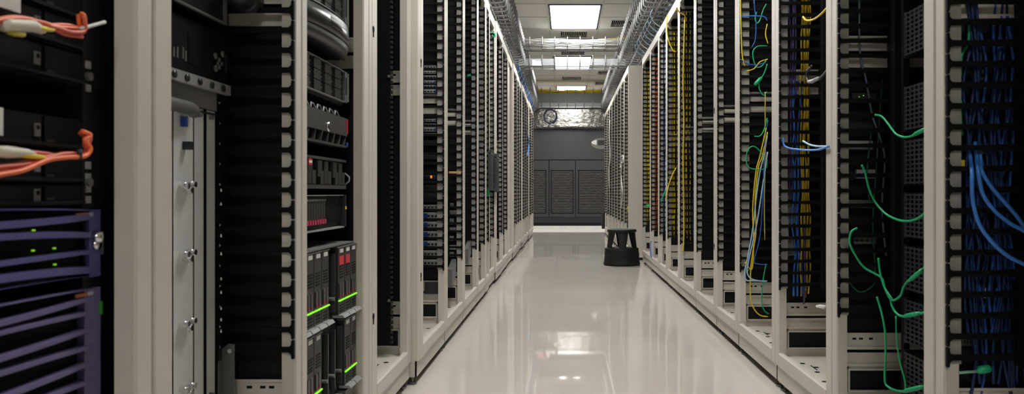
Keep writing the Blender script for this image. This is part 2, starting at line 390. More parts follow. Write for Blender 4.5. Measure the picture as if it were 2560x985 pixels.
# generic black equipment deep in the racks
def blank_server(key, a, z0, z1, label, led=None):
    R = RACKS[key]; S = R['S']; X = lambda q: S*(R['d']+q)
    ya, yb = R['y0']+.02, R['y1']-.035
    t = empty('rack_server', (X(a+.3), (ya+yb)/2, z0), label, 'server', 'black servers deep in the racks')
    box(X(a+.01),X(.85),ya+.02,yb-.02,z0,z1).build('chassis', BLACKM, t)
    box(X(a),X(a+.01),ya,yb,z0,z1).build('faceplate', BLACK, t)
    n = max(2, int((z1-z0)/.0445)); m = MB()
    for k in range(1, n): m.box(X(a-.001),X(a),ya+.01,yb-.01,z0+(z1-z0)*k/n-.001,z0+(z1-z0)*k/n+.001)
    m.build('seam', DARK, t)
    if led: box(X(a-.002),X(a),yb-.06,yb-.055,z1-.02,z1-.015).build('led', led, t)
for key in ('L5','L6','L7','R2','R3','R4','R5','R6'):
    n = ords[int(key[1:])]
    rowname = 'left' if key[0] == 'L' else 'right'
    for j, (z0, z1, wh) in enumerate(((.42,.86,'lowest'),(.90,1.11,'middle'),(1.25,1.96,'topmost'))):
        blank_server(key, .19, z0, z1, '%s black server block inside %s %s rack' % (wh, n, rowname), [GREEN_E, None, LIME_E][j])

# ------------------------------------------------------------------ left equipment
def L(a): return -a
def eq(name, label, cat, xf, y0, y1, z0, group=None): return empty(name, (-(xf+.2), (y0+y1)/2, z0), label, cat, group)
def lb(t, name, m, a0, a1, y0, y1, z0, z1): return box(-a0,-a1,y0,y1,z0,z1).build(name, m, t)

# --- rack L0: black storage units, purple servers
def black_unit(z0, z1, label, ear=True):
    xf, y0, y1 = .655, .535, 1.006
    t = eq('storage_server', label, 'server', xf, y0, y1, z0, 'black servers with silver latches')
    lb(t, 'chassis', BLACKM, xf+.006, 1.35, y0, y1, z0, z1)
    for ya, yb in ((.54,.76),(.763,.925),(.928,1.004)):
        lb(t, 'face_module', BLACK, xf, xf+.006, ya+.0015, yb-.0015, z0+.002, z1-.002)
    lb(t, 'lower_lip', BLACKM, xf-.004, xf, y0+.01, y1-.004, z0+.002, z0+.006)
    l = lb(t, 'latch', MIDG, xf-.002, xf, .910, .919, (z0+z1)/2-.008, (z0+z1)/2+.008)
    MB().cyl((-xf+.0025,.9145,(z0+z1)/2+.003),(-xf+.0018,.9145,(z0+z1)/2+.003),.003).build('hole', SLOT, l)
    lb(t, 'badge', DARK, xf-.001, xf, .932, .945, z0+.007, z0+.010)
for z0, z1, q in ((.987,1.031,'behind the upper orange cable bundle'),(.945,.985,'just below the upper orange cables'),(.900,.942,'above the dark gap in the left rack'),
                  (.812,.853,'below the dark gap in the left rack'),(.768,.809,'behind the lower orange cable bundle'),(.738,.765,'directly above the purple server')):
    black_unit(z0, z1, 'black rack server with silver latch, '+q)
r0 = RACKS['L0']['t']
rail = lb(r0, 'mounting_rail', BLACKM, .657, .68, 1.005, 1.072, .13, 2.1)
for z in (.93,.898,.792,.776,.76,.745):
    m = MB().box(-.655,-.657,1.010,1.020,z-.005,z+.005); m.build('cage_nut', LITG, rail)
for z in (.914,.769):
    MB().cyl((-.657,1.015,z),(-.652,1.015,z),.006).build('screw', STEEL, rail)
lb(r0, 'mounting_rail', BLACKM, .657, .68, .527, .535, .13, 2.1)

def purple(z0, z1, m, label, slats, bw):
    xf, y0, y1 = .665, .535, 1.034
    t = eq('purple_server', label, 'server', xf, y0, y1, z0, 'purple-faced servers')
    lb(t, 'chassis', BLACKM, xf+.004, 1.3, y0+.01, y1-.03, z0+.002, z1-.002)
    yc = (y0+y1)/2; hw = (y1-y0)/2
    def bow(y): return .018*(1-((y-yc)/hw)**2)
    ys = [y0+(y1-y0)*k/24 for k in range(25)]
    def slat(za, zb, th, sag, name):
        mb = MB(); P = []
        for y in ys:
            q = bow(y); s = sag*(1-((y-yc)/hw)**2)
            xo = -(xf-.012-q); xi = xo-.011
            P += [(xo,y,za+s+.001),(xo,y,zb+s-.001),(xi,y,zb+s),(xi,y,za+s)]
        Fc = [(0,1,2,3), tuple(96+k for k in (3,2,1,0))]
        for i in range(24): Fc += [(i*4+k, i*4+4+k, i*4+4+(k+1)%4, i*4+(k+1)%4) for k in range(4)]
        mb.poly(P, Fc).build(name, m, t)
    h = z1-z0
    slat(z1-.003, z1, .01, .006, 'top_bar'); slat(z0, z0+.002, .01, .006, 'bottom_bar')
    for (zc, th, sag) in slats: slat(zc-th/2, zc+th/2, th, sag, 'slat')
    for ya, yb in ((y1-bw,y1),(y0,y0+bw)):
        lb(t, 'end_bracket', m, xf-.014, xf+.006, ya, yb, z0, z1)
    lb(t, 'grille_backing', BLACK, xf-.004, xf+.002, y0+.02, y1-.02, z0+.004, z1-.004)
    lb(t, 'logo_plate', mat('orange_logo', (.42,.13,.04), .5), xf-.0155, xf-.0135, y1-.054, y1-.030, z1-.0085, z1-.0035)
    lb(t, 'logo_plate', mat('grey_logo', (.35,.35,.42), .5), xf-.0155, xf-.0135, y1-.029, y1-.018, z1-.0085, z1-.0035)
    return t
t = purple(.639, .731, PURP, 'purple bezel server with chrome lock and green lights', ((.7225,.010,-.005),(.695,.0095,.010),(.674,.007,.0),(.647,.011,.011)), .024)
MB().cyl((-.652,1.021,.693),(-.640,1.021,.693),.010,.007).cyl((-.652,1.021,.683),(-.645,1.021,.683),.007).build('lock', CHROME, t, True)
for (y, z) in ((.915,.708),(.951,.703),(.914,.683),(.952,.683),(.953,.662),(.918,.656)): lb(t, 'led', LIME_E, .659, .661, y, y+.0035, z-.001, z+.001)
lb(t, 'side_clip', MIDG, .652, .68, 1.036, 1.043, .668, .700)
t = purple(.43, .623, PURP2, 'tall faded purple bezel server at the bottom left corner', ((.611,.008,-.004),(.589,.0075,.008),(.568,.0075,-.001),(.542,.0075,.009),(.5215,.0075,.001),(.495,.0075,.009),(.474,.0075,0),(.45,.0075,.008)), .034)
lb(t, 'side_led', mat('dim_green', (.03,.2,.02), .5, emit=.03), .648, .651, 1.031, 1.034, .585, .603)
box(-.646,-.6475,.83,.876,.967,1.0).build('paper_label', WHITE, None, label='white printed paper tag at the top left corner', cat='label')
box(-.646,-.6475,.83,.849,.82,.852).build('paper_label', WHITE, None, label='small white paper tag at the left edge above lower orange cables', cat='label')
# fibres
gf = 'orange fibre cables on the left rack'
X0 = -.625
def pts(l, X): return [PX(x, y, X) for x, y in l]
cable('fibre_cable', pts([(-360,80),(-60,58),(0,50),(60,46),(110,60),(150,68),(200,70),(212,60),(210,38),(202,34)], X0), .0026, C_OR, 'orange fibre arching highest in the upper bundle', group=gf)
cable('fibre_cable', pts([(-360,72),(-60,55),(0,54),(80,52),(120,62),(160,85),(205,92)], X0), .0026, C_RD, 'reddish orange fibre passing above the cream connector', group=gf)
cable('fibre_cable', pts([(115,66),(150,62),(185,66),(205,74),(198,60),(196,36)], X0-.003), .0026, C_OR, 'orange fibre looping upward beside the white cable tie', group=gf)
cable('fibre_cable', pts([(120,64),(150,72),(175,80),(207,80),(213,66),(208,40)], X0+.004), .0028, C_RD, 'lowest reddish fibre in the upper bundle loop', group=gf)
for k, (dy, m_, q) in enumerate(((-6,C_OR,'upper'),(5,C_OR,'middle'),(9,C_RD,'lower'))):
    cable('fibre_cable', pts([(-360,70+dy),(-40,56+dy),(40,48+dy),(100,58+dy*.8),(150,72+dy*.6),(190,76+dy),(208,70+dy*.4),(206-4*k,50),(200+4*k,36)], X0-.004-.003*k), .0022, m_, q+' thin fibre strand woven into the upper orange bundle', group=gf)
    cable('fibre_cable', pts([(-360,510+dy*2),(-40,428+dy),(50,414+dy),(110,396+dy*.7),(170,388+dy*.5),(208,386),(222-3*k,370),(214+4*k,350),(206,334)], X0-.003-.003*k), .0024, m_, q+' thin fibre strand woven into the lower orange bundle', group=gf)
MB().tube(pts([(198,374),(200,386),(199,398)], X0+.005), .003, 6).build('cable_tie', C_BK, None, True, 'black tie around the lower orange fibre bundle', 'cable tie')
t = MB().tube(pts([(5,66),(20,62),(80,64),(105,76),(112,80)], X0), [.006,.0075,.0075,.005,.002], 8).build('fibre_connector', CREAM, None, True, 'cream fibre connector block in the upper orange bundle', 'connector')
MB().tube(pts([(88,68),(110,72),(132,73)], X0+.003), .0032, 8).build('strain_relief', C_YE, t, True)
MB().tube(pts([(18,78),(35,83),(58,86)], X0), .0035, 8).build('strain_relief', C_YG, t, True)
cable('cable_tie', pts([(200,72),(230,64),(262,55)], X0+.003), .0024, C_WH, 'white cable tie tail sticking out of the orange bundle', 'cable tie')
cable('fibre_cable', pts([(-360,500),(-60,430),(0,418),(60,412),(110,398),(160,385),(205,385),(220,378),(212,360),(225,348),(218,336),(205,328)], X0), .003, C_RD, 'red orange fibre twisting up at the end of the lower bundle', group=gf)
cable('fibre_cable', pts([(-360,540),(-60,452),(0,437),(60,425),(120,400),(170,393),(212,390),(226,372),(212,350),(226,338),(205,328)], X0+.004), .003, C_OR, 'lowest orange fibre in the lower bundle', group=gf)
cable('fibre_cable', pts([(60,380),(110,384),(160,392),(205,392),(215,372),(222,352),(200,332)], X0-.004), .0028, C_RD, 'red fibre leaving the cream plug in the lower bundle', group=gf)
t = MB().tube(pts([(-20,378),(20,380),(70,383),(86,386)], X0), [.006,.007,.005,.003], 8).build('fibre_connector', CREAM, None, True, 'cream fibre plug at the left edge in the lower orange bundle', 'connector')
MB().tube(pts([(55,388),(85,391),(108,394)], X0+.002), .003, 8).build('strain_relief', C_YE, t, True)
for a, b_ in ((190,215),(196,290)): pass
cable('fibre_cable', pts([(192,215),(198,250),(203,298)], -.70), .0035, C_RD, 'dark red fibre hanging inside the gap of the left rack', group=gf)

# --- rack L1: router with line cards
xf, y0, y1 = .765, 1.157, 1.634
t = eq('network_router', 'tall grey router chassis with vertical line cards and round connectors', 'router', xf, y0, y1, .3)
lb(t, 'chassis', mat('router_body', (.03,.03,.03), .5), xf+.004, 1.35, y0, y1, .30, .975)
edges = [1.16,1.212,1.262,1.312,1.362,1.43,1.51,1.562,1.612]
for a, b_ in zip(edges[:-1], edges[1:]):
    c = lb(t, 'line_card', ROUT, xf-.004 if b_ < 1.52 else xf, xf+.004, a+.0016, b_-.0016, .31, .930)
    lb(t, 'card_seam', SLOT, xf-.0046, xf+.003, b_-.0018, b_+.0018, .31, .930)
    for z in (.322,.915): MB().cyl((-xf,(a+b_)/2,z),(-xf+.008,(a+b_)/2,z),.004).build('thumb_screw', STEEL, c, True)
    if abs(a-1.43) < .01 or abs(a-1.212) < .01:
        yc = (a+b_)/2
        for z in (.765,.629,.492,.362):
            for dy, dz in ((-.012,.004),(.014,.006),(0,-.006)):
                MB().cyl((-xf,yc+dy,z+dz),(-xf+.022,yc+dy,z+dz),.006).cyl((-xf+.008,yc+dy,z+dz),(-xf+.016,yc+dy,z+dz),.008,None,6).build('coax_connector', CHROME, c)
        lb(c, 'blue_latch', BLUEL, xf-.014, xf-.004, yc-.012, yc-.002, .885, .905)
        lb(c, 'black_knob', DARK, xf-.020, xf-.004, yc-.004, yc+.008, .840, .856)
lb(t, 'upper_trim', mat('router_trim', (.24,.24,.235), .5), xf-.002, xf+.004, 1.16, 1.612, .932, .972)
m = MB().tube([(-xf+.022,1.16,.925),(-xf+.024,1.3,.923),(-xf+.022,1.46,.921),(-xf+.010,1.50,.918)], .013, 10); m.build('cable_guide', MIDG, t, True)
lb(t, 'ejector', DARK, xf-.006, xf, 1.525, 1.605, .921, .925)
f_ = lb(t, 'side_flange', MIDG, xf-.001, xf+.01, 1.6135, 1.634, .30, .972)
for z in (.76,.73,.66,.62,.565,.535,.50,.475,.45): MB().cyl((-xf+.001,1.63,z),(-xf+.007,1.63,z),.0045).build('screw', CHROME, f_, True)
# control unit above
xf = .747
t = eq('control_unit', 'black control unit with round grey buttons above the grey router', 'controller', xf, y0, y1, .968)
lb(t, 'chassis', BLACKM, xf+.004, 1.3, y0, 1.634, .972, 1.098)
lb(t, 'faceplate', BLACK, xf, xf+.004, y0, 1.634, .99, 1.098)
st = lb(t, 'knob_strip', LITG, xf-.006, xf+.004, y0, 1.634, .968, .990)
for y in (1.20,1.254,1.308,1.362,1.4,1.444,1.490,1.537,1.585)[0:0]+tuple(PX(x, yy, -xf+.006).y for x, yy in ((435,166),(467,177),(499,187),(529,197),(557,207))):
    MB().cyl((-xf+.006,y,.979),(-xf+.009,y,.979),.0075).build('knob', DARK, st, True)
for (x, y, r) in ((537,140,.009),(555,135,.009),(538,171,.009),(547,150,.0065),(543,158,.005),(553,160,.005),(547,168,.0065)):
    p = PX(x, y, -xf); MB().cyl((-xf,p.y,p.z),(-xf+.003,p.y,p.z),r*.8).build('button', MIDG, t, True)
for (x, y) in ((563,148),(564,169)):
    p = PX(x, y, -xf); lb(t, 'button', DARK, xf-.002, xf, p.y-.003, p.y+.004, p.z-.010, p.z+.010)
for x, ya, yb in ((434,120,143),(443,120,147),(457,120,150),(464,130,155)):
    p = PX(x, ya, -xf); q = PX(x, yb, -xf); m = MB()
    n = 5
    for k in range(n): z = p.z+(q.z-p.z)*k/n; m.box(-xf+.001,-xf,p.y-.003,p.y+.003,z-.002,z+.002)
    m.build('indicator_text', MIDG, t)
p = PX(494, 160, -xf); lb(t, 'display', SLOT, xf-.001, xf, 1.46, 1.52, 1.01, 1.07)
t = eq('rack_monitor', 'dark box with thin grey edge at the top of the router rack', 'server', .735, y0, 1.60, 1.12)
lb(t, 'chassis', BLACKM, .74, 1.2, y0, 1.60, 1.12, 1.30); lb(t, 'bezel', MIDG, .733, .74, 1.594, 1.60, 1.12, 1.30); lb(t, 'bezel', MIDG, .733, .74, y0, 1.60, 1.116, 1.12)
t = MB().cyl((-.70,1.60,1.175),(-.70,1.655,1.18),.030,.024,20).cyl((-.70,1.55,1.178),(-.70,1.60,1.175),.018,.028,20).build('cable_gland', DARK, None, True, 'glossy black round fitting at the top of the router rack', 'fitting')
m = MB().prism([(-.735,.24),(-.80,.24),(-.795,.412),(-.772,.400),(-.748,.420),(-.735,.418)], 1, 1.637, 1.641)
t = m.build('metal_bracket', mat('greenish_zinc', (.20,.23,.21), .4, .5), None, label='grey green metal bracket below the router chassis', cat='bracket')
MB().cyl((-.742,1.637,.405),(-.742,1.630,.405),.005).build('screw', CHROME, t)

# --- rack L2: servers and blade enclosure
Y0, Y1 = 1.735, 2.172
def ear(t, xf, z0, z1, m=MIDG):
    e = lb(t, 'ear', m, xf-.002, xf+.03, Y1, Y1+.022, z0, z1)
    lb(e, 'ear_rim', LITG, xf-.006, xf+.03, Y1+.022, Y1+.026, z0+.003, z1-.003)
    MB().cyl((-xf,Y1+.026,(z0+z1)/2),(-xf,Y1+.036,(z0+z1)/2),.004).build('screw', STEEL, e)
    lb(e, 'slot', DARK, xf-.004, xf-.002, Y1+.006, Y1+.014, z0+(z1-z0)*.25, z0+(z1-z0)*.8)
def drive_array(z0, z1, label, cols, rows):
    xf = .652; t = eq('disk_array', label, 'disk array', xf, Y0, Y1, z0, 'disk arrays in the blade rack')
    lb(t, 'chassis', BLACKM, xf+.012, 1.3, Y0, Y1, z0, z1)
    lb(t, 'top_lip', LITG, xf-.002, xf+.012, Y0, Y1, z1-.0015, z1); lb(t, 'bottom_lip', LITG, xf-.002, xf+.012, Y0, Y1, z0, z0+.0015)
    w_ = (Y1-Y0)/cols; h_ = (z1-z0-.006)/rows
    for c in range(cols):
        for r in range(rows):
            ya = Y0+c*w_; za = z0+.003+r*h_
            d_ = lb(t, 'drive_tray', DARK, xf, xf+.012, ya+.0015, ya+w_*.62, za+.0012, za+h_-.0012)
            lb(d_, 'drive_vent', BLACK, xf+.004, xf+.012, ya+w_*.64, ya+w_*.97, za+.001, za+h_-.001)
            lb(d_, 'drive_latch', MIDG, xf+.001, xf+.004, ya+w_*.66, ya+w_*.76, za+h_*.4, za+h_*.48)
    ear(t, xf, z0, z1); return t
drive_array(1.238, 1.372, 'black disk array at the top above the domed bezel', 5, 4)
drive_array(1.02, 1.11, 'black disk array between the domed bezel and the emblem server', 5, 3)
lb(RACKS['L2']['t'], 'shelf', BLACKM, .66, 1.3, Y0-.004, Y1+.004, 1.010, 1.018)
# domed bezel
xf = .66; z0, z1 = 1.143, 1.232
t = eq('domed_server', 'server with bulging glossy black curved bezel', 'server', xf, Y0, Y1, z0)
lb(t, 'chassis', BLACKM, xf+.004, 1.3, Y0, Y1, z0, z1)
def dome(name, m, za, zb, out0, out1, n=24, inset=0):
    P = []; yc = (Y0+Y1+.03)/2; hw = (Y1+.03-Y0)/2-inset
    for k in range(n+1):
        y = yc-hw+2*hw*k/n; q = max(0, 1-((y-yc)/hw)**2)**.6
        P += [(-(xf+.004),y,za),(-(xf-out0*q),y,za),(-(xf-out1*q),y,zb),(-(xf+.004),y,zb)]
    Fc = [(0,1,2,3), tuple(n*4+k for k in (3,2,1,0))]
    for i in range(n): Fc += [(i*4+k, i*4+4+k, i*4+4+(k+1)%4, i*4+(k+1)%4) for k in range(4)]
    return MB().poly(P, Fc).build(name, m, t, True)
dome('bezel', mat('gloss_black', (.03,.031,.032), .28), z0+.03, z1-.004, .052, .048)
dome('bezel_rim', MIDG, z1-.004, z1, .050, .046)
dome('lower_bezel', CHAR, z0+.004, z0+.03, .03, .050)
dome('inset_panel', DARK, z0+.045, z1-.018, .0545, .052, inset=.1)
# emblem server
xf = .652; z0, z1 = .886, .972
t = eq('emblem_server', 'dark grey server with round silver emblem and red ear tag', 'server', xf, Y0, Y1, z0)
lb(t, 'chassis', BLACKM, xf+.02, 1.3, Y0, Y1, z0, z1-.01)
lb(t, 'bezel', CHAR, xf-.006, xf+.02, Y0, Y1+.012, z0+.034, z1)
lb(t, 'bottom_bar', CHAR, xf-.004, xf+.02, Y0, Y1+.012, z0, z0+.006)
for k in range(9):
    y = Y0+.01+k*.052
    MB().prism([(y,z0+.006),(y+.007,z0+.006),(y+.020,z0+.034),(y+.013,z0+.034)], 0, -(xf-.003), -(xf+.012)).build('bezel_strut', CHAR, t)
p = PX(820, 317, -(xf-.006)); em = MB().cyl((-(xf-.006),p.y,p.z),(-(xf-.010),p.y,p.z),.014,.013,24).build('emblem', CHROME, t, True)
MB().cyl((-(xf-.010),p.y,p.z),(-(xf-.0105),p.y,p.z),.009,None,20).build('emblem_centre', DARK, em, True)
lb(t, 'red_tag', RED, xf-.008, xf-.006, Y1+.003, Y1+.010, z1-.045, z1-.003)
lb(t, 'blue_tag', BLUEL, xf-.008, xf-.004, Y1+.003, Y1+.011, z0+.003, z0+.016)
for k in range(6):
    y = 1.86+k*.05
    MB().tube([(-.66,y,z1-.002),(-.665,y+.014,z1+.018),(-.665,y+.034,z1+.016),(-.66,y+.046,z1-.002)], .0028, 6).build('wire_handle', LITG, t, True)
for y in (1.905,1.932): lb(t, 'led', LIME_E, .67, .672, y, y+.004, z1+.002, z1+.005)
# server with red sticker
z0, z1 = .765, .850
t = eq('tray_server', 'black server with angular drive trays and a red white sticker', 'server', xf, Y0, Y1, z0)
lb(t, 'chassis', BLACKM, xf+.012, 1.3, Y0, Y1, z0, z1); lb(t, 'top_bar', CHAR, xf-.002, xf+.012, Y0, Y1+.014, z1-.007, z1); lb(t, 'bottom_bar', CHAR, xf-.002, xf+.012, Y0, Y1+.014, z0, z0+.010)
for k in range(7):
    y = Y0+.012+k*.063
    lb(t, 'drive_tray', DARK, xf+.002-.004*(k%2), xf+.012, y, y+.034, z0+.012+.02*(k%2), z0+.074)
    lb(t, 'drive_tray', mat('greenish_tray', (.03,.04,.03), .5), xf+.001, xf+.012, y+.030, y+.056, z0+.012, z0+.048)
MB().tube([(-.655,Y1+.014,z0+.012),(-.642,Y1+.015,z0+.024),(-.642,Y1+.015,z1-.05),(-.655,Y1+.014,z1-.038)], .0025, 6).build('pull_handle', LITG, t, True)
p = PX(778, 404, -.645); lb(t, 'sticker', RED, xf-.005, xf-.002, p.y-.012, p.y+.012, p.z-.008, p.z+.008); lb(t, 'sticker_stripe', WHITE, xf-.006, xf-.005, p.y-.011, p.y+.011, p.z-.003, p.z+.003)
# slim vertical drives
z0, z1 = .655, .748
t = eq('drive_shelf', 'black drive shelf with row of dark red latches', 'disk array', xf, Y0, Y1, z0)
lb(t, 'chassis', BLACKM, xf+.012, 1.3, Y0, Y1, z0, z1); lb(t, 'top_lip', LITG, xf-.004, xf+.012, Y0, Y1-.02, z1-.002, z1)
n = 22; w_ = (Y1-.015-Y0)/n
for k in range(n):
    y = Y0+k*w_; full = k < 14
    d_ = lb(t, 'drive', DARK if full else BLACK, xf if full else xf+.006, xf+.012, y+.0015, y+w_-.0015, z0+.016, z1-.010)
    if full:
        lb(d_, 'drive_latch', MAG, xf-.003, xf, y+.003, y+w_-.003, z0+.016, z0+.028); lb(d_, 'drive_cap', MIDG, xf-.002, xf, y+.003, y+w_-.003, z1-.016, z1-.011)
lb(t, 'ear', DARK, xf-.002, xf+.02, Y1, Y1+.015, z0, z1)
lb(t, 'led', ORNG_E, xf-.004, xf-.002, Y1+.005, Y1+.009, .706, .710); lb(t, 'led', LIME_E, xf-.004, xf-.002, Y1+.005, Y1+.009, .712, .714)
lb(t, 'bottom_lip', LITG, xf-.006, xf+.012, Y0, Y1-.02, z0-.002, z0+.002)
# blade enclosure
xf = .632; z0, z1 = .163, .608; ya, yb = 1.735, 2.203
t = eq('blade_enclosure', 'large blade server enclosure with bright green light strips', 'blade server', xf, ya, yb, z0)
lb(t, 'chassis', DARK, xf+.022, 1.3, ya, yb, z0, z1)
lb(t, 'top_cover', MIDG, xf-.004, 1.3, ya, yb-.02, z1, z1+.004)
cw = (yb-ya)/8; mid = z0+.235
for row, (za, zb, pop) in enumerate(((mid+.008, z1-.006, (0,1,2,3,5,6,7)), (z0+.035, mid-.004, (0,1,2,6,7)))):
    for c in range(8):
        a = ya+c*cw; hh = zb-za
        if c in pop:
            out = .006 if c > 4 else 0
            bl = lb(t, 'blade', DARK, xf-out, xf+.022, a+.002, a+cw-.002, za+.012, zb)
            lb(bl, 'blade_top', MIDG, xf-.003-out, xf+.018, a+.002, a+cw-.002, zb, zb+.003)
            lb(bl, 'white_label', WHITE, xf-.0015-out, xf-out, a+.016, a+cw-.014, zb-.014, zb-.003)
            if row == 0 and c in (5,6): lb(bl, 'red_label', RED, xf-.0015-out, xf-out, a+.010, a+cw-.008, zb-.048, zb-.024)
            m = MB()
            for k in range(5): m.box(-(xf-.001-out),-(xf-out),a+.014,a+cw-.010,zb-.054-k*.0075-(.0 if row else .0),zb-.050-k*.0075)
            m.build('vent', BLACK, bl)
            for q in (0,1):
                dr = lb(bl, 'drive', CHAR, xf-.003-out, xf-out, a+.008+q*.022, a+.024+q*.022, za+.058, zb-.098)
                lb(dr, 'drive_latch', MAG, xf-.004-out, xf-.003-out, a+.010+q*.022, a+.016+q*.022, za+.058, za+.068)
            lb(bl, 'light_strip', GREEN_E, xf-.004-out, xf-out, a+.003, a+cw-.003, za+.049, za+.0518)
            m = MB()
            for k in range(3): m.box(-(xf-.001-out),-(xf-out),a+.014,a+cw-.012,za+.018+k*.008,za+.022+k*.008)
            m.build('vent', BLACK, bl)
            MB().prism([(-(xf-.018-out),za+.004),(-(xf+.01),za+.004),(-(xf+.01),za+.012),(-(xf-.012-out),za+.012)], 1, a+.003, a+cw-.003).build('release_handle', LITG, bl)
        else:
            bl = lb(t, 'blank_bay', BLACK, xf+.012, xf+.022, a+.002, a+cw-.002, za, zb)
            lb(bl, 'divider', CHAR, xf, xf+.020, a+cw-.008, a+cw-.002, za+.02, zb-.015)
            MB().cyl((-(xf+.012),a+cw*.6,za+.06),(-(xf-.004),a+cw*.6,za+.06),.005).build('knob', STEEL, bl)
lb(t, 'bottom_tray', LITG, xf-.03, xf+.02, ya+.05, yb-.12, z0+.004, z0+.012)
lb(t, 'power_supply', MIDG, xf-.004, xf+.02, yb-.10, yb-.004, z0+.002, z0+.028); lb(t, 'power_supply', MIDG, xf-.004, xf+.02, ya+.05, yb-.13, z0+.014, z0+.030)

# --- rack L3: black panel with ridged edge
r3 = RACKS['L3']['t']
pn = box(-.668,-1.0,2.808,2.818,.174,2.1).build('black_panel', BLACK, r3)
m = MB()
for k in range(100): m.box(-.660,-.668,2.806,2.820,.18+k*.019,.191+k*.019)
m.build('ridged_edge', DARK, pn, kind='stuff')
for z in (1.195,.345): MB().cyl((-.672,2.8065,z),(-.672,2.802,z),.006).build('screw', STEEL, pn)

# --- rack L4 / L5: light modules seen behind the fingers
WG = mat('pale_module', (.42,.43,.43), .5)
p = PY(1141, 432, 4.02); box(p.x-.03,p.x+.02,3.95,4.06,p.z-.004,p.z+.006).build('wooden_ruler', mat('tan_wood', (.55,.36,.16), .5), None, label='tan strip lying on gear in the sixth left rack', cat='strip')
# plastic sleeves hung on the left posts
for (x0, x1, ya, yb, Y, lab) in ((1216,1226,376,476,5.54,'smaller smoky plastic document sleeve hung on a left rack post'),(1235,1248,386,480,5.98,'larger smoky plastic document sleeve hung on a left rack post')):
    z1 = H+(VY-ya)*Y/F; z0 = H+(VY-yb)*Y/F; Xc = -.565
    m = MB().prism([(Y-.10,z0),(Y+.10,z0),(Y+.10,z1),(Y+.06,z1+.012),(Y-.10,z1)], 0, Xc-.010, Xc+.010)
    t = m.build('document_sleeve', PLAS, None, label=lab, cat='sleeve')
    box(Xc-.003,Xc+.013,Y-.1,Y+.1,z1-.03,z1-.024).build('sleeve_edge', MIDG, t)

# ------------------------------------------------------------------ right equipment
def vcable(pts_, r, m, label, group, name='patch_cable', n=6): return cable(name, pts_, r, m, label, 'cable', group, n, 5)
# R1: perforated modules
xf = .972; ya, yb = 1.672, 2.128
modz = [1.274,1.061,.907,.756,.605,.453,.302]
mn = ['topmost','second highest','third highest','fourth highest','third lowest','second lowest','lowest']
PERF = mat('perforated_steel', (.06,.063,.067), .42, .4)
gm = MB(); nx, nz = 17, 9; hz = .132; py = (yb-ya-.02)/nx; pz = (hz-.016)/nz
for k in range(nx+1): gm.box(0,.002,-(yb-ya)/2+.01+k*py-.0045,-(yb-ya)/2+.01+k*py+.0045,.004,hz-.004)
for k in range(nz+1): gm.box(-.0002,.0018,-(yb-ya)/2+.002,(yb-ya)/2-.002,.008+k*pz-.0022,.008+k*pz+.0022)
gme = gm.mesh('grille', PERF)
for i, z in enumerate(modz):
    z0 = z-hz
    t = empty('power_module', (xf, (ya+yb)/2, z0), mn[i]+' black module with square perforated face, right rack', 'module', 'perforated modules')
    box(xf+.012,1.5,ya,yb,z0,z).build('chassis', BLACK, t)
    inst(gme, 'grille', t, (xf, (ya+yb)/2, z0))
    fl = box(xf,xf+.03,yb-.001,yb+.004,z0,z).build('side_flange', PERF, t)
    m = MB()
    for k in range(6): m.cyl((xf+.012,yb+.004,z0+.016+k*.02),(xf+.012,yb+.0046,z0+.016+k*.02),.003,None,6)
    m.build('screw_hole', STEEL, fl)
r1 = RACKS['R1']['t']
box(.972,.99,2.134,2.15,.13,2.1).build('mounting_rail', BLACKM, r1)
gg = 'green earth cables in the perforated module rack'
def gpath(l):
    out = []
    for x, y in l:
        if x > 2190: X = .90+.052*(x-2190)/123; out.append(PX(x, y, X))
        else: out.append(PY(x, y, 2.15))
    return out
def gcab(l, label, boot=None, r=.0032):
    p = gpath(l); bt = []
    if boot: q = gpath(boot); bt = [(q[0], q[1], .0062)]
    cable('green_cable', p, r, C_GR, label, 'cable', gg, 8, 6, bt)
gcab([(2188,287),(2205,292),(2222,312),(2240,335),(2262,343),(2285,338),(2318,320)], 'uppermost green cable dipping towards the perforated modules', [(2282,339),(2316,321)])
gcab([(2154,412),(2163,432),(2172,470),(2188,505),(2215,535),(2250,551),(2285,550),(2318,530)], 'second green cable from the top, long sagging curve to the modules')
gcab([(2143,570),(2128,580),(2124,605),(2135,632),(2160,668),(2203,694),(2212,720),(2230,748)], 'green cable forming an open loop over the black fingers')
gcab([(2196,645),(2200,680),(2210,715),(2224,745),(2236,750),(2252,738),(2262,712),(2290,685),(2318,664)], 'green cable with a hook bend and thick boot', [(2272,703),(2305,675)])
gcab([(2226,740),(2229,762),(2240,782),(2258,791),(2290,786),(2318,780)], 'short green cable curling to a low module', [(2258,791),(2300,783)])
gcab([(2192,742),(2204,782),(2212,825),(2214,880),(2212,950),(2222,968),(2250,978),(2285,974),(2318,963)], 'green cable hanging longest down to the rack bottom', [(2256,979),(2306,967)])
gcab([(2240,790),(2242,850),(2250,905),(2262,950),(2264,975)], 'thin green cable hanging straight near the lowest module', None, .0024)
for k, (l, lb_) in enumerate((([(2118,640),(2120,690),(2130,715),(2150,730),(2175,720),(2188,690),(2182,560),(2190,430),(2205,200)],'dark green loop behind the fingers'),([(2178,330),(2170,400),(2168,450),(2176,520)],'short dark green strand behind the fingers'))):
    cable('green_cable', [PY(x, y, 2.215) for x, y in l], .0024, mat('deep_green_cable', (.01,.16,.07), .45), lb_+' of the module rack', group=gg)
cable('patch_cable', [PY(x, y, 2.215) for x, y in ((2117,230),(2116,400),(2118,600),(2117,700))], .003, C_YG, 'olive yellow cable running down beside the perforated module rack', group='hanging patch cables right row')
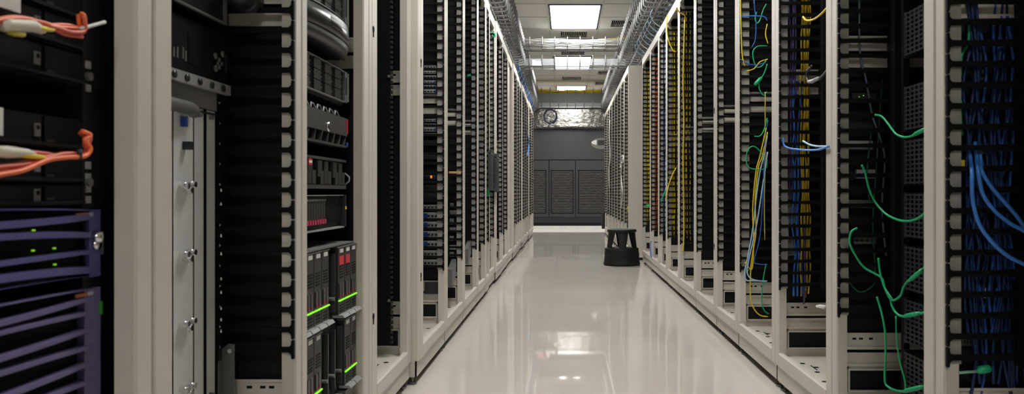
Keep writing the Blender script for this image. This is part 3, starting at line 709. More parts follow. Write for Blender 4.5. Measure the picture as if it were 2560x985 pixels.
cable('patch_cable', [PY(x, y, 2.212) for x, y in ((2148,0),(2150,130),(2165,200),(2180,285),(2200,345),(2212,400),(2205,520),(2215,640))], .003, mat('grey_blue_cable', (.14,.20,.28), .5), 'grey blue cable slanting behind fingers of the module rack', group='hanging patch cables right row')
# pale device faces glimpsed between the fingers
def glimpse(x0, x1, y0, y1, Y, m, label, leds=(), blue=None):
    a = PY(x0, y0, Y); b_ = PY(x1, y1, Y)
    t = box(a.x, b_.x, Y, Y+.012, b_.z, a.z).build('small_switch', m, None, label=label, cat='network switch', group='small switches behind the fingers')
    mm = MB(); n = 4
    for k in range(n): mm.box(a.x+(b_.x-a.x)*(k+.2)/n, a.x+(b_.x-a.x)*(k+.7)/n, Y-.002, Y, b_.z+(a.z-b_.z)*.3, b_.z+(a.z-b_.z)*.6)
    mm.build('port', DARK, t)
    if blue: box(PY(blue[0],0,Y).x,PY(blue[1],0,Y).x,Y-.004,Y,b_.z+.004,a.z-.004).build('blue_latch', BLUEL, t)
    for x, y in leds: p = PY(x, y, Y-.003); box(p.x-.001,p.x+.001,Y-.004,Y-.002,p.z-.001,p.z+.001).build('led', GREEN_E, t)
Yg = 2.222
glimpse(2130,2190,232,258,Yg,DARK,'dark switch with two green lights in the module rack',((2148,242),(2159,239)))
glimpse(2120,2185,290,322,Yg,DARK,'dark switch with small white tag in the module rack')
glimpse(2120,2182,352,374,Yg,WG,'upper pale switch behind the fingers of the module rack')
glimpse(2142,2188,424,446,Yg,WG,'middle pale switch behind the fingers of the module rack')
glimpse(2120,2190,500,520,Yg,MIDG,'grey switch behind the open green loop of the module rack')
glimpse(2135,2190,590,610,Yg,MIDG,'grey switch low behind the fingers of the module rack')
glimpse(2125,2188,660,680,Yg,DARK,'dark switch behind lower fingers of the module rack')

# left racks: pale switch faces glimpsed behind the fingers
for i, (y0, y1) in enumerate(((163,173),(177,184),(188,196),(201,208),(212,219),(223,233),(297,304),(309,314),(318,329),(333,338))):
    glimpse(1060,1090,y0,y1,3.524,WG,'%s pale switch counted downward, upper stacks of fifth left rack' % ords[i], (), (1087,1092) if i > 2 else None)
for i, (y0, y1) in enumerate(((512,524),(531,548),(554,571),(578,594),(602,618),(626,642),(649,665))):
    glimpse(1059,1095,y0,y1,3.524,WG,'%s pale card with blue latches counted downward, low stack of fifth left rack' % ords[i], (), (1060,1069) if 0 < i < 5 else None)
for i, (y0, y1) in enumerate(((462,475),(482,497),(350,364),(385,398))):
    glimpse(1060,1095,y0,y1,3.524,DARK,'%s dark switch in the middle of fifth left rack' % ['third lowest','lowest','topmost','second highest'][i])
glimpse(1060,1095,437,448,3.524,mat('navy_switch', (.04,.04,.09), .4),'dark switch with a glowing orange light in the fifth left rack')
p = PY(1078,442,3.52); box(p.x-.004,p.x+.004,3.519,3.522,p.z-.006,p.z+.006).build('orange_lamp', ORNG_E, None, label='glowing orange indicator light in the fifth left rack', cat='lamp')
for i, (y0, y1) in enumerate(((507,519),(526,540),(546,561),(568,579),(590,601),(613,624),(630,641))):
    glimpse(1124,1134+6*(i % 2),y0,y1,4.144,WG,'%s pale switch counted downward, sixth left rack' % ords[i])
for i, (x0, x1, y0, y1) in enumerate(((1062,1095,705,735),(1130,1152,655,680))):
    glimpse(x0,x1,y0,y1,3.524 if i == 0 else 4.144,DARK,'dark port plate below the fingers of %s left rack' % ['fifth','sixth'][i])

# R0: near blue cables
gb = 'blue patch cables in the nearest right rack'
rnd = random.Random(3)
for k in range(26):
    x = 2412+rnd.random()*150; r = .0028+.0008*rnd.random()
    ya_ = rnd.choice((-30,-30,40,120,300)); yb_ = rnd.choice((700,850,960,1010)); Yc = 1.585+.02*rnd.random(); P = []
    for j in range(9):
        yy = ya_+(yb_-ya_)*j/8; P.append(PY(x+14*math.sin(j*1.1+k)+rnd.uniform(-8,8), yy, Yc+rnd.uniform(-.004,.004)))
    vcable(P, r, mat('dark_blue_cable', (.009,.033,.125), .45) if k % 5 else C_BL, 'one of the dark blue patch cables massed behind fingers, nearest right rack', gb)
for i, l in enumerate(([(2430,432),(2432,500),(2448,560),(2480,605),(2520,640),(2575,668)],[(2445,425),(2455,480),(2480,520),(2520,555),(2575,585)],[(2455,430),(2480,470),(2515,510),(2545,545),(2580,600)])):
    cable('patch_cable', [PY(l[0][0]-8, l[0][1]-70, 1.59), PY(l[0][0]-3, l[0][1]-25, 1.575)]+[PY(x, y, 1.53+.01*i) for x, y in l], .0042, C_BB, 'bright blue cable sweeping right, %s of the three arcs' % ['lowest','middle','upper'][i], group='bright blue arcs', n=8)
for i, (l, lab) in enumerate((([(2423,60),(2420,110),(2404,140),(2402,190)],'upper'),([(2404,250),(2402,300),(2406,340)],'middle'),([(2432,272),(2450,262),(2470,260)],'small horizontal'))):
    cable('patch_cable', [PY(x, y, 1.592) for x, y in l], .0032, C_GR, lab+' green cable among blue ones, nearest right rack', group='green strands in blue rack')
t = MB().tube([PY(2442,930,1.57),PY(2450,925,1.57),PY(2470,922,1.57),PY(2476,920,1.57)], [.004,.009,.009,.006], 8).build('green_plug', C_GR, None, True, 'green plug with pale wire at the bottom right', 'plug')
MB().tube([PY(2398,932,1.57),PY(2420,930,1.57),PY(2444,929,1.57)], .0032, 6).build('wire', mat('pale_green_wire', (.3,.55,.4), .5), t, True)
box(PY(2400,0,1.58).x,PY(2412,0,1.58).x,1.58,1.584,PY(0,418,1.58).z,PY(0,400,1.58).z).build('yellow_tag', C_YE, None, label='small yellow tag behind fingers of nearest right rack', cat='tag')
for i, (x0,x1,y0,y1) in enumerate(((2395,2440,30,55),(2430,2460,175,200),(2440,2470,360,385),(2420,2465,560,585),(2430,2465,720,745),(2400,2430,840,865))):
    glimpse(x0,x1,y0,y1,1.606,MIDG if i % 2 else WG,'%s grey switch counted downward behind blue cables, nearest right rack' % ords[i])

# R2: hanging bundle
gh = 'cables hanging in the third right rack'
Yb_ = 2.822
def hang(x, ys, Y, r, m, label, group, wob=3):
    n = max(3, int(abs(ys[1]-ys[0])/60)); P = [PY(x+rnd.uniform(-wob,wob), ys[0]+(ys[1]-ys[0])*k/n, Y+rnd.uniform(-.003,.003)) for k in range(n+1)]
    return vcable(P, r, m, label, group)
for k in range(7): hang(2004+k*3.2, (-30, 755-rnd.random()*60), Yb_+.004*(k%2), .0032, C_YE, 'one of the yellow cables in the thick bundle, third right rack', gh, 4)
for k in range(3): hang(1957+k*5, (-30, 420+90*k), Yb_+.004, .0032, C_LB, 'one of the pale blue cables beside the post, third right rack', gh)
for k in range(4): hang(1975+k*5, (-30, 500 if k < 2 else 250), Yb_+.006, .0032, C_PU, 'one of the dark purple cables, third right rack', gh)
for k in range(4): hang(1985+k*5, (200, 740), Yb_+.002, .0032, C_BL if k % 2 else C_BB, 'one of the blue cables, third right rack', gh, 6)
hang(2012, (560, 760), Yb_-.004, .0042, C_PU, 'thick purple cable low in the third right rack', gh)
cable('patch_cable', [PX(x, y, .80+.02*(x<2040)) for x, y in ((1958,345),(1960,362),(1972,370),(2000,374),(2040,375),(2072,366))], .0034, C_BB, 'blue cable crossing to the post of the third right rack', group=gh, n=8)
cable('patch_cable', [PX(x, y, .81) for x, y in ((2008,353),(2025,362),(2045,366),(2072,366))], .0034, C_LB, 'pale blue cable crossing to the post of the third right rack', group=gh, n=8)
cable('patch_cable', [PX(x, y, .82) for x, y in ((2008,42),(2015,50),(2030,50),(2050,38),(2072,15))], .0034, C_YE, 'yellow cable curving up to the post, third right rack', group=gh, n=8)
cable('black_cable', [PX(x, y, .83) for x, y in ((2030,165),(2018,180),(2018,198),(2030,205),(2052,195),(2072,172))], .005, C_BK, 'black cord looping to the post with grey end', group=gh, n=8)
MB().tube([PX(2022,204,.825),PX(2032,203,.825),PX(2046,196,.825)], [.006,.0075,.006], 8).build('cord_end', LITG, None, True, 'grey cable sleeve on the black loop, third right rack', 'sleeve')
MB().tube([PX(2042,766,.83),PX(2050,766,.83),PX(2062,769,.83)], [.004,.006,.008], 8).build('white_plug', WHITE, None, True, 'white tipped plug near the base, third right rack', 'plug')
PLB = mat('clear_plastic_bag', (.35,.36,.37), .18, spec=.8, alpha=.55)
for i, (x0,x1,y0,y1) in enumerate(((1960,1992,370,395),(1958,1990,420,452),(1960,1992,468,500),(1960,1990,505,560),(1960,1988,590,640))):
    a = PY(x0,y0,Yb_+.012); b_ = PY(x1,y1,Yb_+.012)
    MB().prism([(a.x,b_.z),(b_.x,b_.z+.004),(b_.x-.004,a.z),(a.x+.006,a.z-.004)], 1, Yb_+.008, Yb_+.016).build('plastic_sheath', PLB, None, label='%s clear plastic wrap counted downward, third right rack' % ords[i], cat='plastic wrap', group='clear wraps')
# R3: loops
g3 = 'looping cables in the fourth right rack'
def loop(l, m, lab, Y=3.435, r=.003, boots=()): cable('patch_cable', [PY(x, y, Y) for x, y in l], r, m, lab+', fourth right rack', group=g3, n=8, boots=boots)
loop([(1916,10),(1908,25),(1900,50),(1892,58),(1888,45),(1892,30)], C_GR, 'green cable hooking at the top')
loop([(1918,115),(1895,116),(1883,128),(1884,150),(1892,168),(1905,165),(1916,150)], C_GR, 'green cable in a wide oval')
loop([(1918,160),(1912,180),(1900,200),(1886,213)], C_GR, 'green cable with thick plug end', boots=[(PY(1905,193,3.435),PY(1887,212,3.435),.010)])
loop([(1900,195),(1898,220),(1908,238),(1918,230)], C_GR, 'green cable in a small hook')
loop([(1918,295),(1910,325),(1900,340),(1886,341)], C_GR, 'short slack green cable')
loop([(1918,420),(1905,385),(1885,366),(1870,375),(1866,400),(1874,420),(1912,422),(1918,400)], C_GR, 'green cable in the largest closed loop')
loop([(1915,660),(1908,700),(1904,750),(1910,775),(1921,785)], C_GR, 'green cable hanging near the base')
loop([(1850,42),(1880,40),(1910,42),(1918,52)], C_BB, 'blue cable running across at the top')
loop([(1885,0),(1890,60),(1888,100),(1880,118)], C_BL, 'blue strand dropping at the top')
loop([(1850,148),(1870,160),(1895,162),(1916,155)], C_BL, 'blue strand crossing')
loop([(1851,-10),(1853,80),(1856,140),(1862,165)], C_YE, 'yellow strand along the far post')
loop([(1866,178),(1885,172),(1900,155),(1920,148)], C_YE, 'yellow cable crossing to the near post')
loop([(1918,60),(1914,85),(1920,110)], C_YE, 'short yellow loop at near post')
loop([(1918,340),(1910,390),(1900,430),(1890,500),(1884,560),(1870,640),(1862,680),(1866,700),(1885,702),(1918,703)], C_LB, 'pale blue cable bending sharply at the bottom', r=.0034)
loop([(1919,380),(1912,430),(1906,470),(1892,560),(1872,650),(1868,680),(1880,698),(1918,705)], C_LB, 'second pale blue cable beside the bending one', r=.0034)
loop([(1919,330),(1906,390),(1896,420),(1888,500),(1890,580),(1878,660),(1876,740),(1884,770),(1900,788),(1920,792)], C_YE, 'long yellow cable reaching the base')
loop([(1916,320),(1900,390),(1890,430),(1882,520),(1884,600),(1880,672),(1862,655)], C_YE, 'yellow cable knotted with pale blue')
loop([(1920,300),(1912,360),(1908,480),(1900,590),(1886,650),(1895,660),(1918,662)], C_BL, 'blue cable bending to near post')
loop([(1913,230),(1913,400),(1911,500),(1912,600)], C_YG, 'olive strand by the near post')
# colour bundles seen in the farther managers
def bundle(key, cols, label, a0=.03, a1=.13, n=12, z0=.38, z1=2.05, sag=0.006):
    R = RACKS[key]; S = R['S']; yc = R['y1']+.008; out = []
    byc = {}
    for k in range(n):
        m = rnd.choice(cols); a = a0+(a1-a0)*rnd.random(); yy = yc+rnd.uniform(-.006,.010)
        zz0 = z0+rnd.random()*.12; P = [(S*(R['d']+a+rnd.uniform(-sag,sag)), yy+rnd.uniform(-.002,.002), zz0+(z1-zz0)*j/10) for j in range(11)]
        byc.setdefault(m.name, MB()).tube(smooth_path(P, 3), .0032, 5)
    first = None
    for nm, mb in byc.items():
        if first is None: first = mb.build('cable_bundle', MATS[nm], None, True, label, 'cable bundle', 'cable bundles in the racks', kind='stuff')
        else: mb.build('cable_strands', MATS[nm], first, True, kind='stuff')
bundle('R6', [C_YE, C_YE, C_BL], 'sparse yellow cable bundle behind fingers, seventh right rack', .04, .12, 6)
bundle('R7', [C_YE, C_YG], 'thick yellow cable bundle behind fingers, right row', .028, .10, 16)
bundle('R8', [C_BL, C_BL, C_LB], 'thick blue cable bundle behind fingers, ninth right rack', .028, .09, 18)
bundle('R9', [mat('rust_orange_cable', (.55,.13,.03), .5)], 'thick orange cable bundle behind fingers, tenth right rack', .028, .08, 18)
bundle('R10', [C_YG, C_YE], 'olive yellow cable bundle behind fingers at the end of the near right row', .028, .08, 14)
for i in range(8): bundle('Q%d' % i, [[C_YG,C_BL],[C_WH,C_PU],[C_BL,C_NV],[C_NV,C_BL],[C_YG,C_NV],[C_WH,C_BL],[C_YE,C_BL],[C_BL,C_WH]][i], 'mixed cable bundle behind fingers in %s rack of the far right row' % ords[i], .026, .075, 9)
for i in range(9, 17): bundle('L%d' % (i+4), [[C_BL,C_WH],[C_NV,C_WH],[C_YG,C_BL],[C_NV],[C_BL,C_WH],[C_WH,C_BL],[C_BL],[C_NV]][i-9], 'mixed cable bundle behind fingers in %s left rack' % ords[i+4], .026, .07, 7)
bundle('L7', [C_BL, C_LB], 'few blue cables behind fingers in the eighth left rack', .03, .06, 2)
# single coloured strands at the middle right racks
def strand(l, Y, m, lab, r=.005, g='single strands on the racks'): cable('patch_cable', [PY(x, y, Y) if Y > 2 else PX(x, y, Y) for x, y in l], r, m, lab, group=g)
strand([(1668,38),(1667,60),(1670,95),(1682,125),(1690,130)], 5.88, C_YE, 'yellow cable curving beside the post in the right row')
strand([(1690,420),(1680,440),(1670,470),(1666,500)], 5.86, C_YE, 'yellow cable dropping low along the right row')
strand([(1666,470),(1658,490),(1652,505)], 6.35, C_GR, 'green strand dropping along the right row')
strand([(1690,20),(1700,32),(1712,40),(1712,60)], 5.25, C_YE, 'yellow hook cable at top of right row')
strand([(1712,50),(1708,200),(1710,300),(1708,400),(1710,560),(1708,620),(1702,628)], 5.22, C_YE, 'long yellow cable down the seventh right rack')
strand([(1628,602),(1626,615),(1628,640),(1636,648)], 6.98, C_BB, 'blue cable sagging low in the right row')
strand([(1616,513),(1620,515),(1624,513)], 7.03, C_GR, 'green tag strand in the right row', .012)
strand([(1572,515),(1570,520),(1574,525),(1569,528)], 8.6, C_YE, 'tangled yellow strand near the step stool top', .01)
strand([(1232,82),(1236,84),(1237,90),(1233,92),(1230,88)], 6.045, C_GR, 'small green loop high on the left row', .008)
strand([(1168,189),(1178,188)], 4.775, C_GR, 'green plug on the left row', .009)
strand([(1218,473),(1220,482),(1217,490)], 5.53, C_GR, 'green strap below the smaller plastic sleeve', .014)
strand([(1318,330),(1322,360),(1318,390),(1322,370)], -.573, C_BB, 'blue strand dangling on the far left racks', .008)
strand([(1556,395),(1553,440),(1556,480),(1553,520)], .684, C_WH, 'white cable dangling in far right row', .008)
strand([(1552,392),(1558,390),(1558,405),(1552,407),(1552,420)], .684, C_WH, 'white looped cable in far right row', .007)
strand([(1525,300),(1524,340),(1526,390),(1522,430),(1524,470)], 11.6, C_WH, 'white cable snaking down the far right racks', .01)

# grey duct covers standing in left racks 6 and 7
for key, z, lab in (('L5',.30,'grey sheet shelf tilted low in the sixth left rack'),('L6',.36,'grey sheet shelf tilted low in the seventh left rack')):
    R = RACKS[key]; y = R['y1']
    MB().prism([(y-.16,z-.05),(y-.02,z),(y-.02,z+.085),(y-.16,z+.04)], 0, -(R['d']+.035), -(R['d']+.06)).build('grey_shelf', MIDG, None, label=lab, cat='shelf')

# ------------------------------------------------------------------ overhead trays
def rib_mesh(S, xe, xi, h):
    m = MB(); P = [(S*xi,0,h*.6),(S*xi,0,.02),(S*(xi-.03),0,0),(S*(xe+.05),0,0),(S*(xe+.018),0,.004),(S*(xe+.004),0,.016),(S*xe,0,.035),(S*xe,0,h)]
    return m.tube(P, .0085, 6).mesh('rib', STEEL)
def side_tray(S, xe, xi, z, h, ys, label):
    t = empty('cable_tray', (S*(xe+xi)/2, (ys[0]+ys[1])/2, z), label, 'cable tray', 'overhead cable trays')
    me = rib_mesh(S, xe, xi, h); n = int((ys[1]-ys[0])/.15)
    for k in range(n+1): inst(me, 'rib', t, (0, ys[0]+k*.15, z))
    for x in (xe+.12, (xe+xi)/2, xi-.06): MB().box(S*x-.006,S*x+.006,ys[0]-.05,ys[1]+.05,z-.016,z-.004).build('runner', STEEL, t)
    for y in (ys[0]+1.0, (ys[0]+ys[1])/2, ys[1]-1.0):
        MB().cyl((S*xi,y,z-.01),(S*xi,y,HC),.006).cyl((S*(xi-.3),y,z-.01),(S*(xi-.3),y,HC),.005).build('hanger_rod', STEEL, t)
ZL, ZU = 2.305, 2.53
for S, xe, nm in ((-1, .508, 'left'), (1, .645, 'right')):
    side_tray(S, xe, xe+.46, ZL, .12, (2.0,13.7), 'lower wire cable tray running along above the %s racks' % nm)
    side_tray(S, xe+.01, xe+.46, ZU, .12, (2.0,13.7), 'upper wire cable tray running along above the %s racks' % nm)
def long_bundle(S, x0, x1, z, ys, cols, n, label, hgt=.06):
    byc = {}
    for k in range(n):
        m = rnd.choice(cols); xb = x0+(x1-x0)*rnd.random(); zb = z+.012+hgt*rnd.random(); P = []
        K = int((ys[1]-ys[0])/.5)
        for j in range(K+1): P.append((S*(xb+rnd.uniform(-.02,.02)), ys[0]+(ys[1]-ys[0])*j/K, zb+rnd.uniform(-.01,.01)))
        byc.setdefault(m.name, MB()).tube(smooth_path(P, 3), .0045, 5)
    first = None
    for nm, mb in byc.items():
        if first is None: first = mb.build('cable_bundle', MATS[nm], None, True, label, 'cable bundle', kind='stuff')
        else: mb.build('cable_strands', MATS[nm], first, True, kind='stuff')
long_bundle(-1, .58, .93, ZL, (2.2,13.6), [mat('dim_white_cable',(.25,.25,.24),.5),C_NV,C_BL,mat('grey_cable',(.06,.06,.065),.5)]*3, 30, 'mixed cables lying in the lower left overhead tray')
long_bundle(-1, .58, .93, ZU, (2.2,13.6), [mat('dim_white_cable',(.25,.25,.24),.5),mat('grey_cable',(.06,.06,.065),.5)]*3, 30, 'pale cables lying in the upper left overhead tray')
long_bundle(1, .72, 1.06, ZL, (2.2,13.6), [mat('dim_white_cable',(.25,.25,.24),.5),C_LB,mat('grey_cable',(.06,.06,.065),.5)]*3, 30, 'mixed cables lying in the lower right overhead tray')
long_bundle(1, .72, 1.06, ZU, (2.2,13.6), [mat('dim_white_cable',(.25,.25,.24),.5),mat('grey_cable',(.06,.06,.065),.5)]*3, 30, 'pale cables lying in the upper right overhead tray')
def cross_tray(Y, z, label, plate, pz=0, xa=-.50, xb=.64, w_=.30, h=.12):
    t = empty('crossing_tray', ((xa+xb)/2, Y+w_/2, z), label, 'cable tray', 'crossing cable trays')
    me = MB().tube([(0,0,h),(0,0,.03),(0,.012,.008),(0,.03,0),(0,w_-.03,0),(0,w_-.012,.008),(0,w_,.03),(0,w_,h)], .0065, 6).mesh('rib', STEEL)
    n = 8
    for k in range(n): inst(me, 'rib', t, (xa+.05+k*(xb-xa-.06)/(n-1), Y, z))
    for yy in (Y+.06, Y+w_-.06): MB().box(xa-.06,xb+.06,yy-.006,yy+.006,z-.016,z-.004).build('runner', STEEL, t)
    if plate is DKCH: MB().box(xa-.08,xb+.08,Y+.03,Y+w_-.02,z-.03,z-.016).build('added_lamp_baffle', plate, t)  # solid bottom added to block the farthest lamp's reflection on the floor
    if plate: MB().box(xa-.08,xb+.08,Y+.012,Y+.018,z-.002+pz*1.75,z+.078+pz*.6).build('side_plate', plate, t)
    return t
t = cross_tray(9.0, ZL, 'nearest crossing tray with a bare shiny plate', ACRY)
lx = PY(1341,0,9.0).x; a = PY(1330,149,8.99); b_ = PY(1354,163,8.99)
tg = box(a.x, b_.x, 9.008, 9.0115, b_.z, a.z).build('white_label', WHITE, t)
m = MB()
for k in range(5): x = a.x+(b_.x-a.x)*(.32+.13*k); m.box(x,x+.009,9.0065,9.008,a.z-.012,a.z-.003)
m.build('blue_lettering', mat('blue_ink', (.05,.05,.3), .6), tg)
cross_tray(9.0, ZU, 'upper crossing tray loaded with white cables', None)
cross_tray(13.4, ZL, 'far lower crossing tray in front of the foil duct', ALU)
cross_tray(13.4, ZU, 'far upper crossing tray carrying yellow cables', DKCH, -.085)  # dark side plate enlarged to hide the farthest lamp's floor reflection
def cross_bundle(Y, z, cols, n, label, sag, hgt=.085, r=.0032, xa=-.72, xb=.86):
    byc = {}
    for k in range(n):
        m = rnd.choice(cols); yb_ = Y+.03+.24*rnd.random(); zb = z+.012+hgt*rnd.random(); P = []
        for j in range(13):
            u = j/12; P.append((xa+(xb-xa)*u, yb_+rnd.uniform(-.012,.012), zb+sag*(2*u-1)**2+rnd.uniform(-.008,.008)))
        byc.setdefault(m.name, MB()).tube(smooth_path(P, 4), r, 5)
    first = None
    for nm, mb in byc.items():
        if first is None: first = mb.build('cable_bundle', MATS[nm], None, True, label, 'cable bundle', kind='stuff')
        else: mb.build('cable_strands', MATS[nm], first, True, kind='stuff')
cross_bundle(9.0, ZU, [mat('dull_white_cable', (.38,.38,.365), .5)], 80, 'dense bundle of thin white cables crossing the aisle overhead', .015)
cross_bundle(13.4, ZU-.005, [C_YE], 60, 'yellow cables crossing the aisle in front of the farthest light', .045, .075, .006)
cable('yellow_cable', [(.95,9.35,2.72),(.6,9.36,2.70),(.3,9.36,2.665),(.05,9.34,2.65),(-.1,9.3,2.63)], .008, C_YE, 'yellow cable running above the white cables at right', n=8)
# draped cables
for k in range(22):
    y = 8.9+k*.2
    cable('patch_cable', [(-.60-.02*rnd.random(),y,ZL+.02),(-.575,y+.05,ZL-.03),(-.62,y+.1,ZL-.08),(-.70,y+.18,HR)], .006, rnd.choice([C_BB,C_BL,C_LB]), 'one of the blue cables dropping from the left tray to the far racks', group='blue drops on the left')
for k in range(8):
    y = 6.3+k*.2
    cable('patch_cable', [(.74,y,ZL+.02),(.72,y+.04,ZL-.03),(.76,y+.1,ZL-.08),(.86,y+.16,HR)], .005, rnd.choice([C_LB,C_WH,C_LB]), 'one of the pale blue cables dropping from the right tray', group='pale blue drops on the right')
# coil of dark cable hanging from the far lower tray
cx, cz, cr = PY(1376,291,13.38).x, PY(1376,291,13.38).z, .118
P = []
for k in range(96):
    a = 2*math.pi*k/24+math.pi/2; rr = cr*(1+.10*math.sin(k*.7))
    P.append((cx+rr*.95*math.cos(a), 13.37-.0004*k, cz+rr*1.05*math.sin(a)))
cable('cable_coil', P, .0075, C_NV, 'coil of dark blue cable hanging below the far crossing tray', 'cable coil', k=2)
cable('black_cable', [PY(x, y, 13.36) for x, y in ((1332,285),(1350,272),(1372,270),(1420,271),(1480,270),(1500,271),(1514,281))], .009, C_BK, 'black cable stretched along the far crossing tray', k=4)
cable('black_cable', [PY(x, y, 13.34) for x, y in ((1378,302),(1370,316),(1358,321),(1346,318),(1338,306),(1334,292))], .006, C_BK, 'thin black cable drooping from the coil to the left', k=4)
cable('black_cable', [PY(x, y, 13.345) for x, y in ((1362,283),(1348,300),(1346,312),(1352,320),(1366,316))], .004, C_BK, 'thinnest black loop below the cable coil', k=4)

# ------------------------------------------------------------------ far end: cooling unit, duct
YC = 15.25
def ex(x): return (x-VX)*YC/F
def ez(y): return H+(VY-y)*YC/F
xl, xr = ex(1306), ex(1580)
box(xl-.2,xr+.3,YC-.03,YB-.2,0,.065).build('plinth', mat('white_curb', (.72,.71,.68), .4), None, label='low white curb under the cooling unit', cat='curb')
t = empty('cooling_unit', ((xl+xr)/2, YC+.4, .065), 'wide charcoal computer room cooling unit at the aisle end', 'air conditioner')
box(xl,xr,YC+.02,YC+.9,.065,ez(323)).build('body', BLACKM, t)
box(xl,xr,YC+.03,YC+.05,.065,.13).build('toe_kick', BLACK, t)
box(xl,xr,YC-.004,YC+.02,ez(399),ez(323)).build('top_cover', CRAC, t)
box(xl,xr,YC+.0,YC+.02,.20,.245).build('bottom_trim', CRACD, t)
box(xl,xr,YC+.004,YC+.02,.13,.20).build('base_skirt', CRACD, t)
for x0, x1, g0, g1 in ((1306,1372,1311,1366),(1373,1438,1377,1434),(1439,1519,1445,1512),(1520,1580,1526,1574)):
    x0, x1, g0, g1 = ex(x0)+.006, ex(x1)-.002, ex(g0), ex(g1); zt, zb = ez(425), ez(534); z0, z1 = .25, ez(401)
    m = MB()
    for q in ((x0,g0,z0,z1),(g1,x1,z0,z1),(g0,g1,z0,zb),(g0,g1,zt,z1)): m.box(q[0],q[1],YC-.006,YC+.02,q[2],q[3])
    dr = m.build('door', CRAC, t)
    box(g0,g1,YC+.012,YC+.018,zb,zt).build('filter', CRACD, dr)
    m = MB()
    for q in ((g0,g0+.02),(g1-.02,g1)): m.box(q[0],q[1],YC-.009,YC+.012,zb,zt)
    m.box(g0,g1,YC-.009,YC+.012,zb,zb+.02).box(g0,g1,YC-.009,YC+.012,zt-.02,zt); m.build('grille_frame', BLACKM, dr)
    sl = MB().box(-(g1-g0)/2+.02,(g1-g0)/2-.02,-.004,.008,-.006,.006).mesh('slat', CRACM)
    n = 26
    for k in range(n): inst(sl, 'slat', dr, ((g0+g1)/2, YC-.002, zb+.035+(zt-zb-.07)*k/(n-1)))
    m = MB(); wv = (g1-g0)
    for k in range(5):
        for s_ in (-1, 1):
            zc = zb+(zt-zb)*(k+.5)/5
            for off in (-.25, .25):
                xx = (g0+g1)/2+off*wv; hh = (zt-zb)/10
                m.poly([(xx-s_*wv*.2,YC+.009,zc-hh),(xx-s_*wv*.2+.008,YC+.009,zc-hh),(xx+s_*wv*.2+.008,YC+.009,zc+hh),(xx+s_*wv*.2,YC+.009,zc+hh)], [(0,1,2,3)])
    m.build('wire_guard', CRACM, dr)
# oval emblem
cx_, cz_ = ex(1503), ez(359)
P = []; rx, rz = .205, .115
ov = MB().prism([(cx_+rx*math.cos(2*math.pi*k/40), cz_+rz*math.sin(2*math.pi*k/40)) for k in range(40)], 1, YC-.012, YC-.004).build('emblem', mat('emblem_grey', (.13,.135,.12), .4), t)
hw = .052
def cap(sg):
    Q = []
    for k in range(13):
        a = math.radians(-62+124*k/12); Q.append((cx_+sg*(rx*1.0*math.cos(a)*.98), cz_+.022+.052*math.sin(a)/math.sin(math.radians(62))))
    MB().prism(Q, 1, YC-.02, YC-.012).build('silver_mark', mat('silver_mark', (.55,.55,.54), .45, .2), ov)
cap(-1); cap(1)
box(cx_-.07,cx_+.07,YC-.018,YC-.012,cz_-.03,cz_+.072).build('dark_mark', CRACD, ov)
# foil duct resting on the cooling unit: rounded crumpled edge
zt, zb = 2.52, ez(323)
n = 48; prof = [(YC-.01,zb),(YC-.06,zb+.01),(YC-.075,zb+.05),(YC-.045,zb+.085),(YC-.03,zb+.14),(YC-.03,zt-.02),(YC-.01,zt),(YC+.9,zt),(YC+.9,zb)]
P = []
for k in range(n+1):
    x = xl-.3+(xr-xl+.7)*k/n
    for i, (yy, zz) in enumerate(prof):
        j_ = .012 if i < 6 else 0; P.append((x, yy+rnd.uniform(-j_,j_), zz+(rnd.uniform(-j_,j_) if 0 < i < 6 else 0)))
q = len(prof); Fc = [tuple(range(q-1,-1,-1)), tuple(range(n*q, n*q+q))]
for k in range(n): Fc += [(k*q+i, k*q+(i+1)%q, (k+1)*q+(i+1)%q, (k+1)*q+i) for i in range(q)]
t = MB().poly(P, Fc).build('foil_duct', FOIL, None, True, 'silver foil wrapped air duct above the cooling unit', 'duct')
m = MB(); x0 = xl-.3
m.box(xl-.3, xr+.4, YC-.047, YC-.03, 2.50, 2.56); m.build('tape_seam', mat('grey_tape', (.42,.42,.41), .4, .3), t)
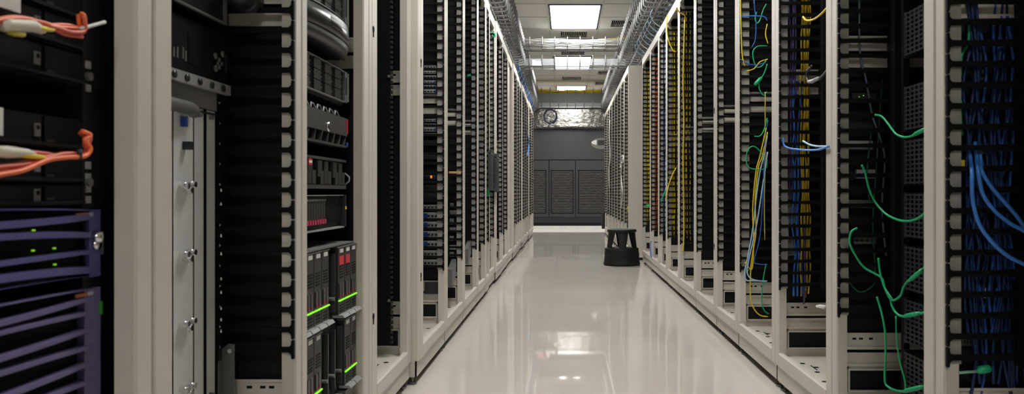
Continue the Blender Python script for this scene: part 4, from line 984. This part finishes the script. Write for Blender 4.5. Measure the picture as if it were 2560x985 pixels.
# sign with red marks behind the far tray, standing on the duct
a = PY(1344,264,15.0); b_ = PY(1372,250,15.0)
t = box(a.x,b_.x,15.3,15.32,2.5605,2.70).build('wall_sign', WHITE, None, label='small white sign with red marks at the far left end', cat='sign')
m = MB(); w_ = b_.x-a.x
for poly in ([(.05,.85),(.12,.2),(.22,.2),(.28,.85),(.2,.6),(.12,.62)],[(.36,.2),(.42,.2),(.42,.6),(.36,.6)],[(.52,.15),(.60,.15),(.60,.9),(.52,.9)],[(.62,.5),(.70,.6),(.85,.15),(.75,.15)]):
    m.prism([(a.x+p[0]*w_, 2.5605+p[1]*.135) for p in poly], 1, 15.297, 15.30)
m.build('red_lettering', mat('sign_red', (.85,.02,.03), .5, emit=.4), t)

# ------------------------------------------------------------------ step stool
sx, sy = .578, 7.72
t = empty('step_stool', (sx, sy, 0), 'round black two-step rolling stool on the floor beside the right racks', 'step stool')
MB().lathe([(.180,.006),(.190,.006),(.192,.02),(.186,.03),(.180,.10),(.182,.105),(.176,.15),(.176,.17),(.168,.178),(.120,.180)], sx, sy, 40).build('lower_step', RUB, t, True)
MB().lathe([(.1815,.108),(.1835,.112),(.1815,.116)], sx, sy, 40).build('bumper_ring', BLACKM, t, True)
MB().lathe([(.05,.342),(.148,.342),(.152,.348),(.152,.364),(.148,.370),(.10,.371)], sx, sy, 40).build('upper_step', RUB, t, True)
for k in range(6):
    P = []; n = 6
    for r_, z, hw_ in ((.160,.178,11),(.138,.344,25)):
        for o_ in (0, -.010):
            for j in range(n+1):
                a = math.radians(-90+60*k+hw_*(2*j/n-1)); P.append((sx+(r_+o_)*math.cos(a), sy+(r_+o_)*math.sin(a), z))
    q = n+1; Fc = []
    for j in range(n): Fc += [(j,j+1,2*q+j+1,2*q+j),(q+j+1,q+j,3*q+j,3*q+j+1),(j,q+j,q+j+1,j+1),(2*q+j,2*q+j+1,3*q+j+1,3*q+j)]
    Fc += [(0,2*q,3*q,q),(n,q+n,3*q+n,2*q+n)]
    MB().poly(P, Fc).build('leg', RUB, t)
for k in range(3):
    a = math.radians(30+120*k); x = sx+.13*math.cos(a); y = sy+.13*math.sin(a)
    MB().cyl((x-.012,y,.018),(x+.012,y,.018),.018).build('caster', BLACKM, t, True)
# small black doorstop block at far right end of row
cable('black_strap', [PY(x, y, 13.36) for x, y in ((1508,530),(1508,560),(1509,572))], .032, C_BK, 'black bundle hanging at the end of the far right row', 'cable bundle')
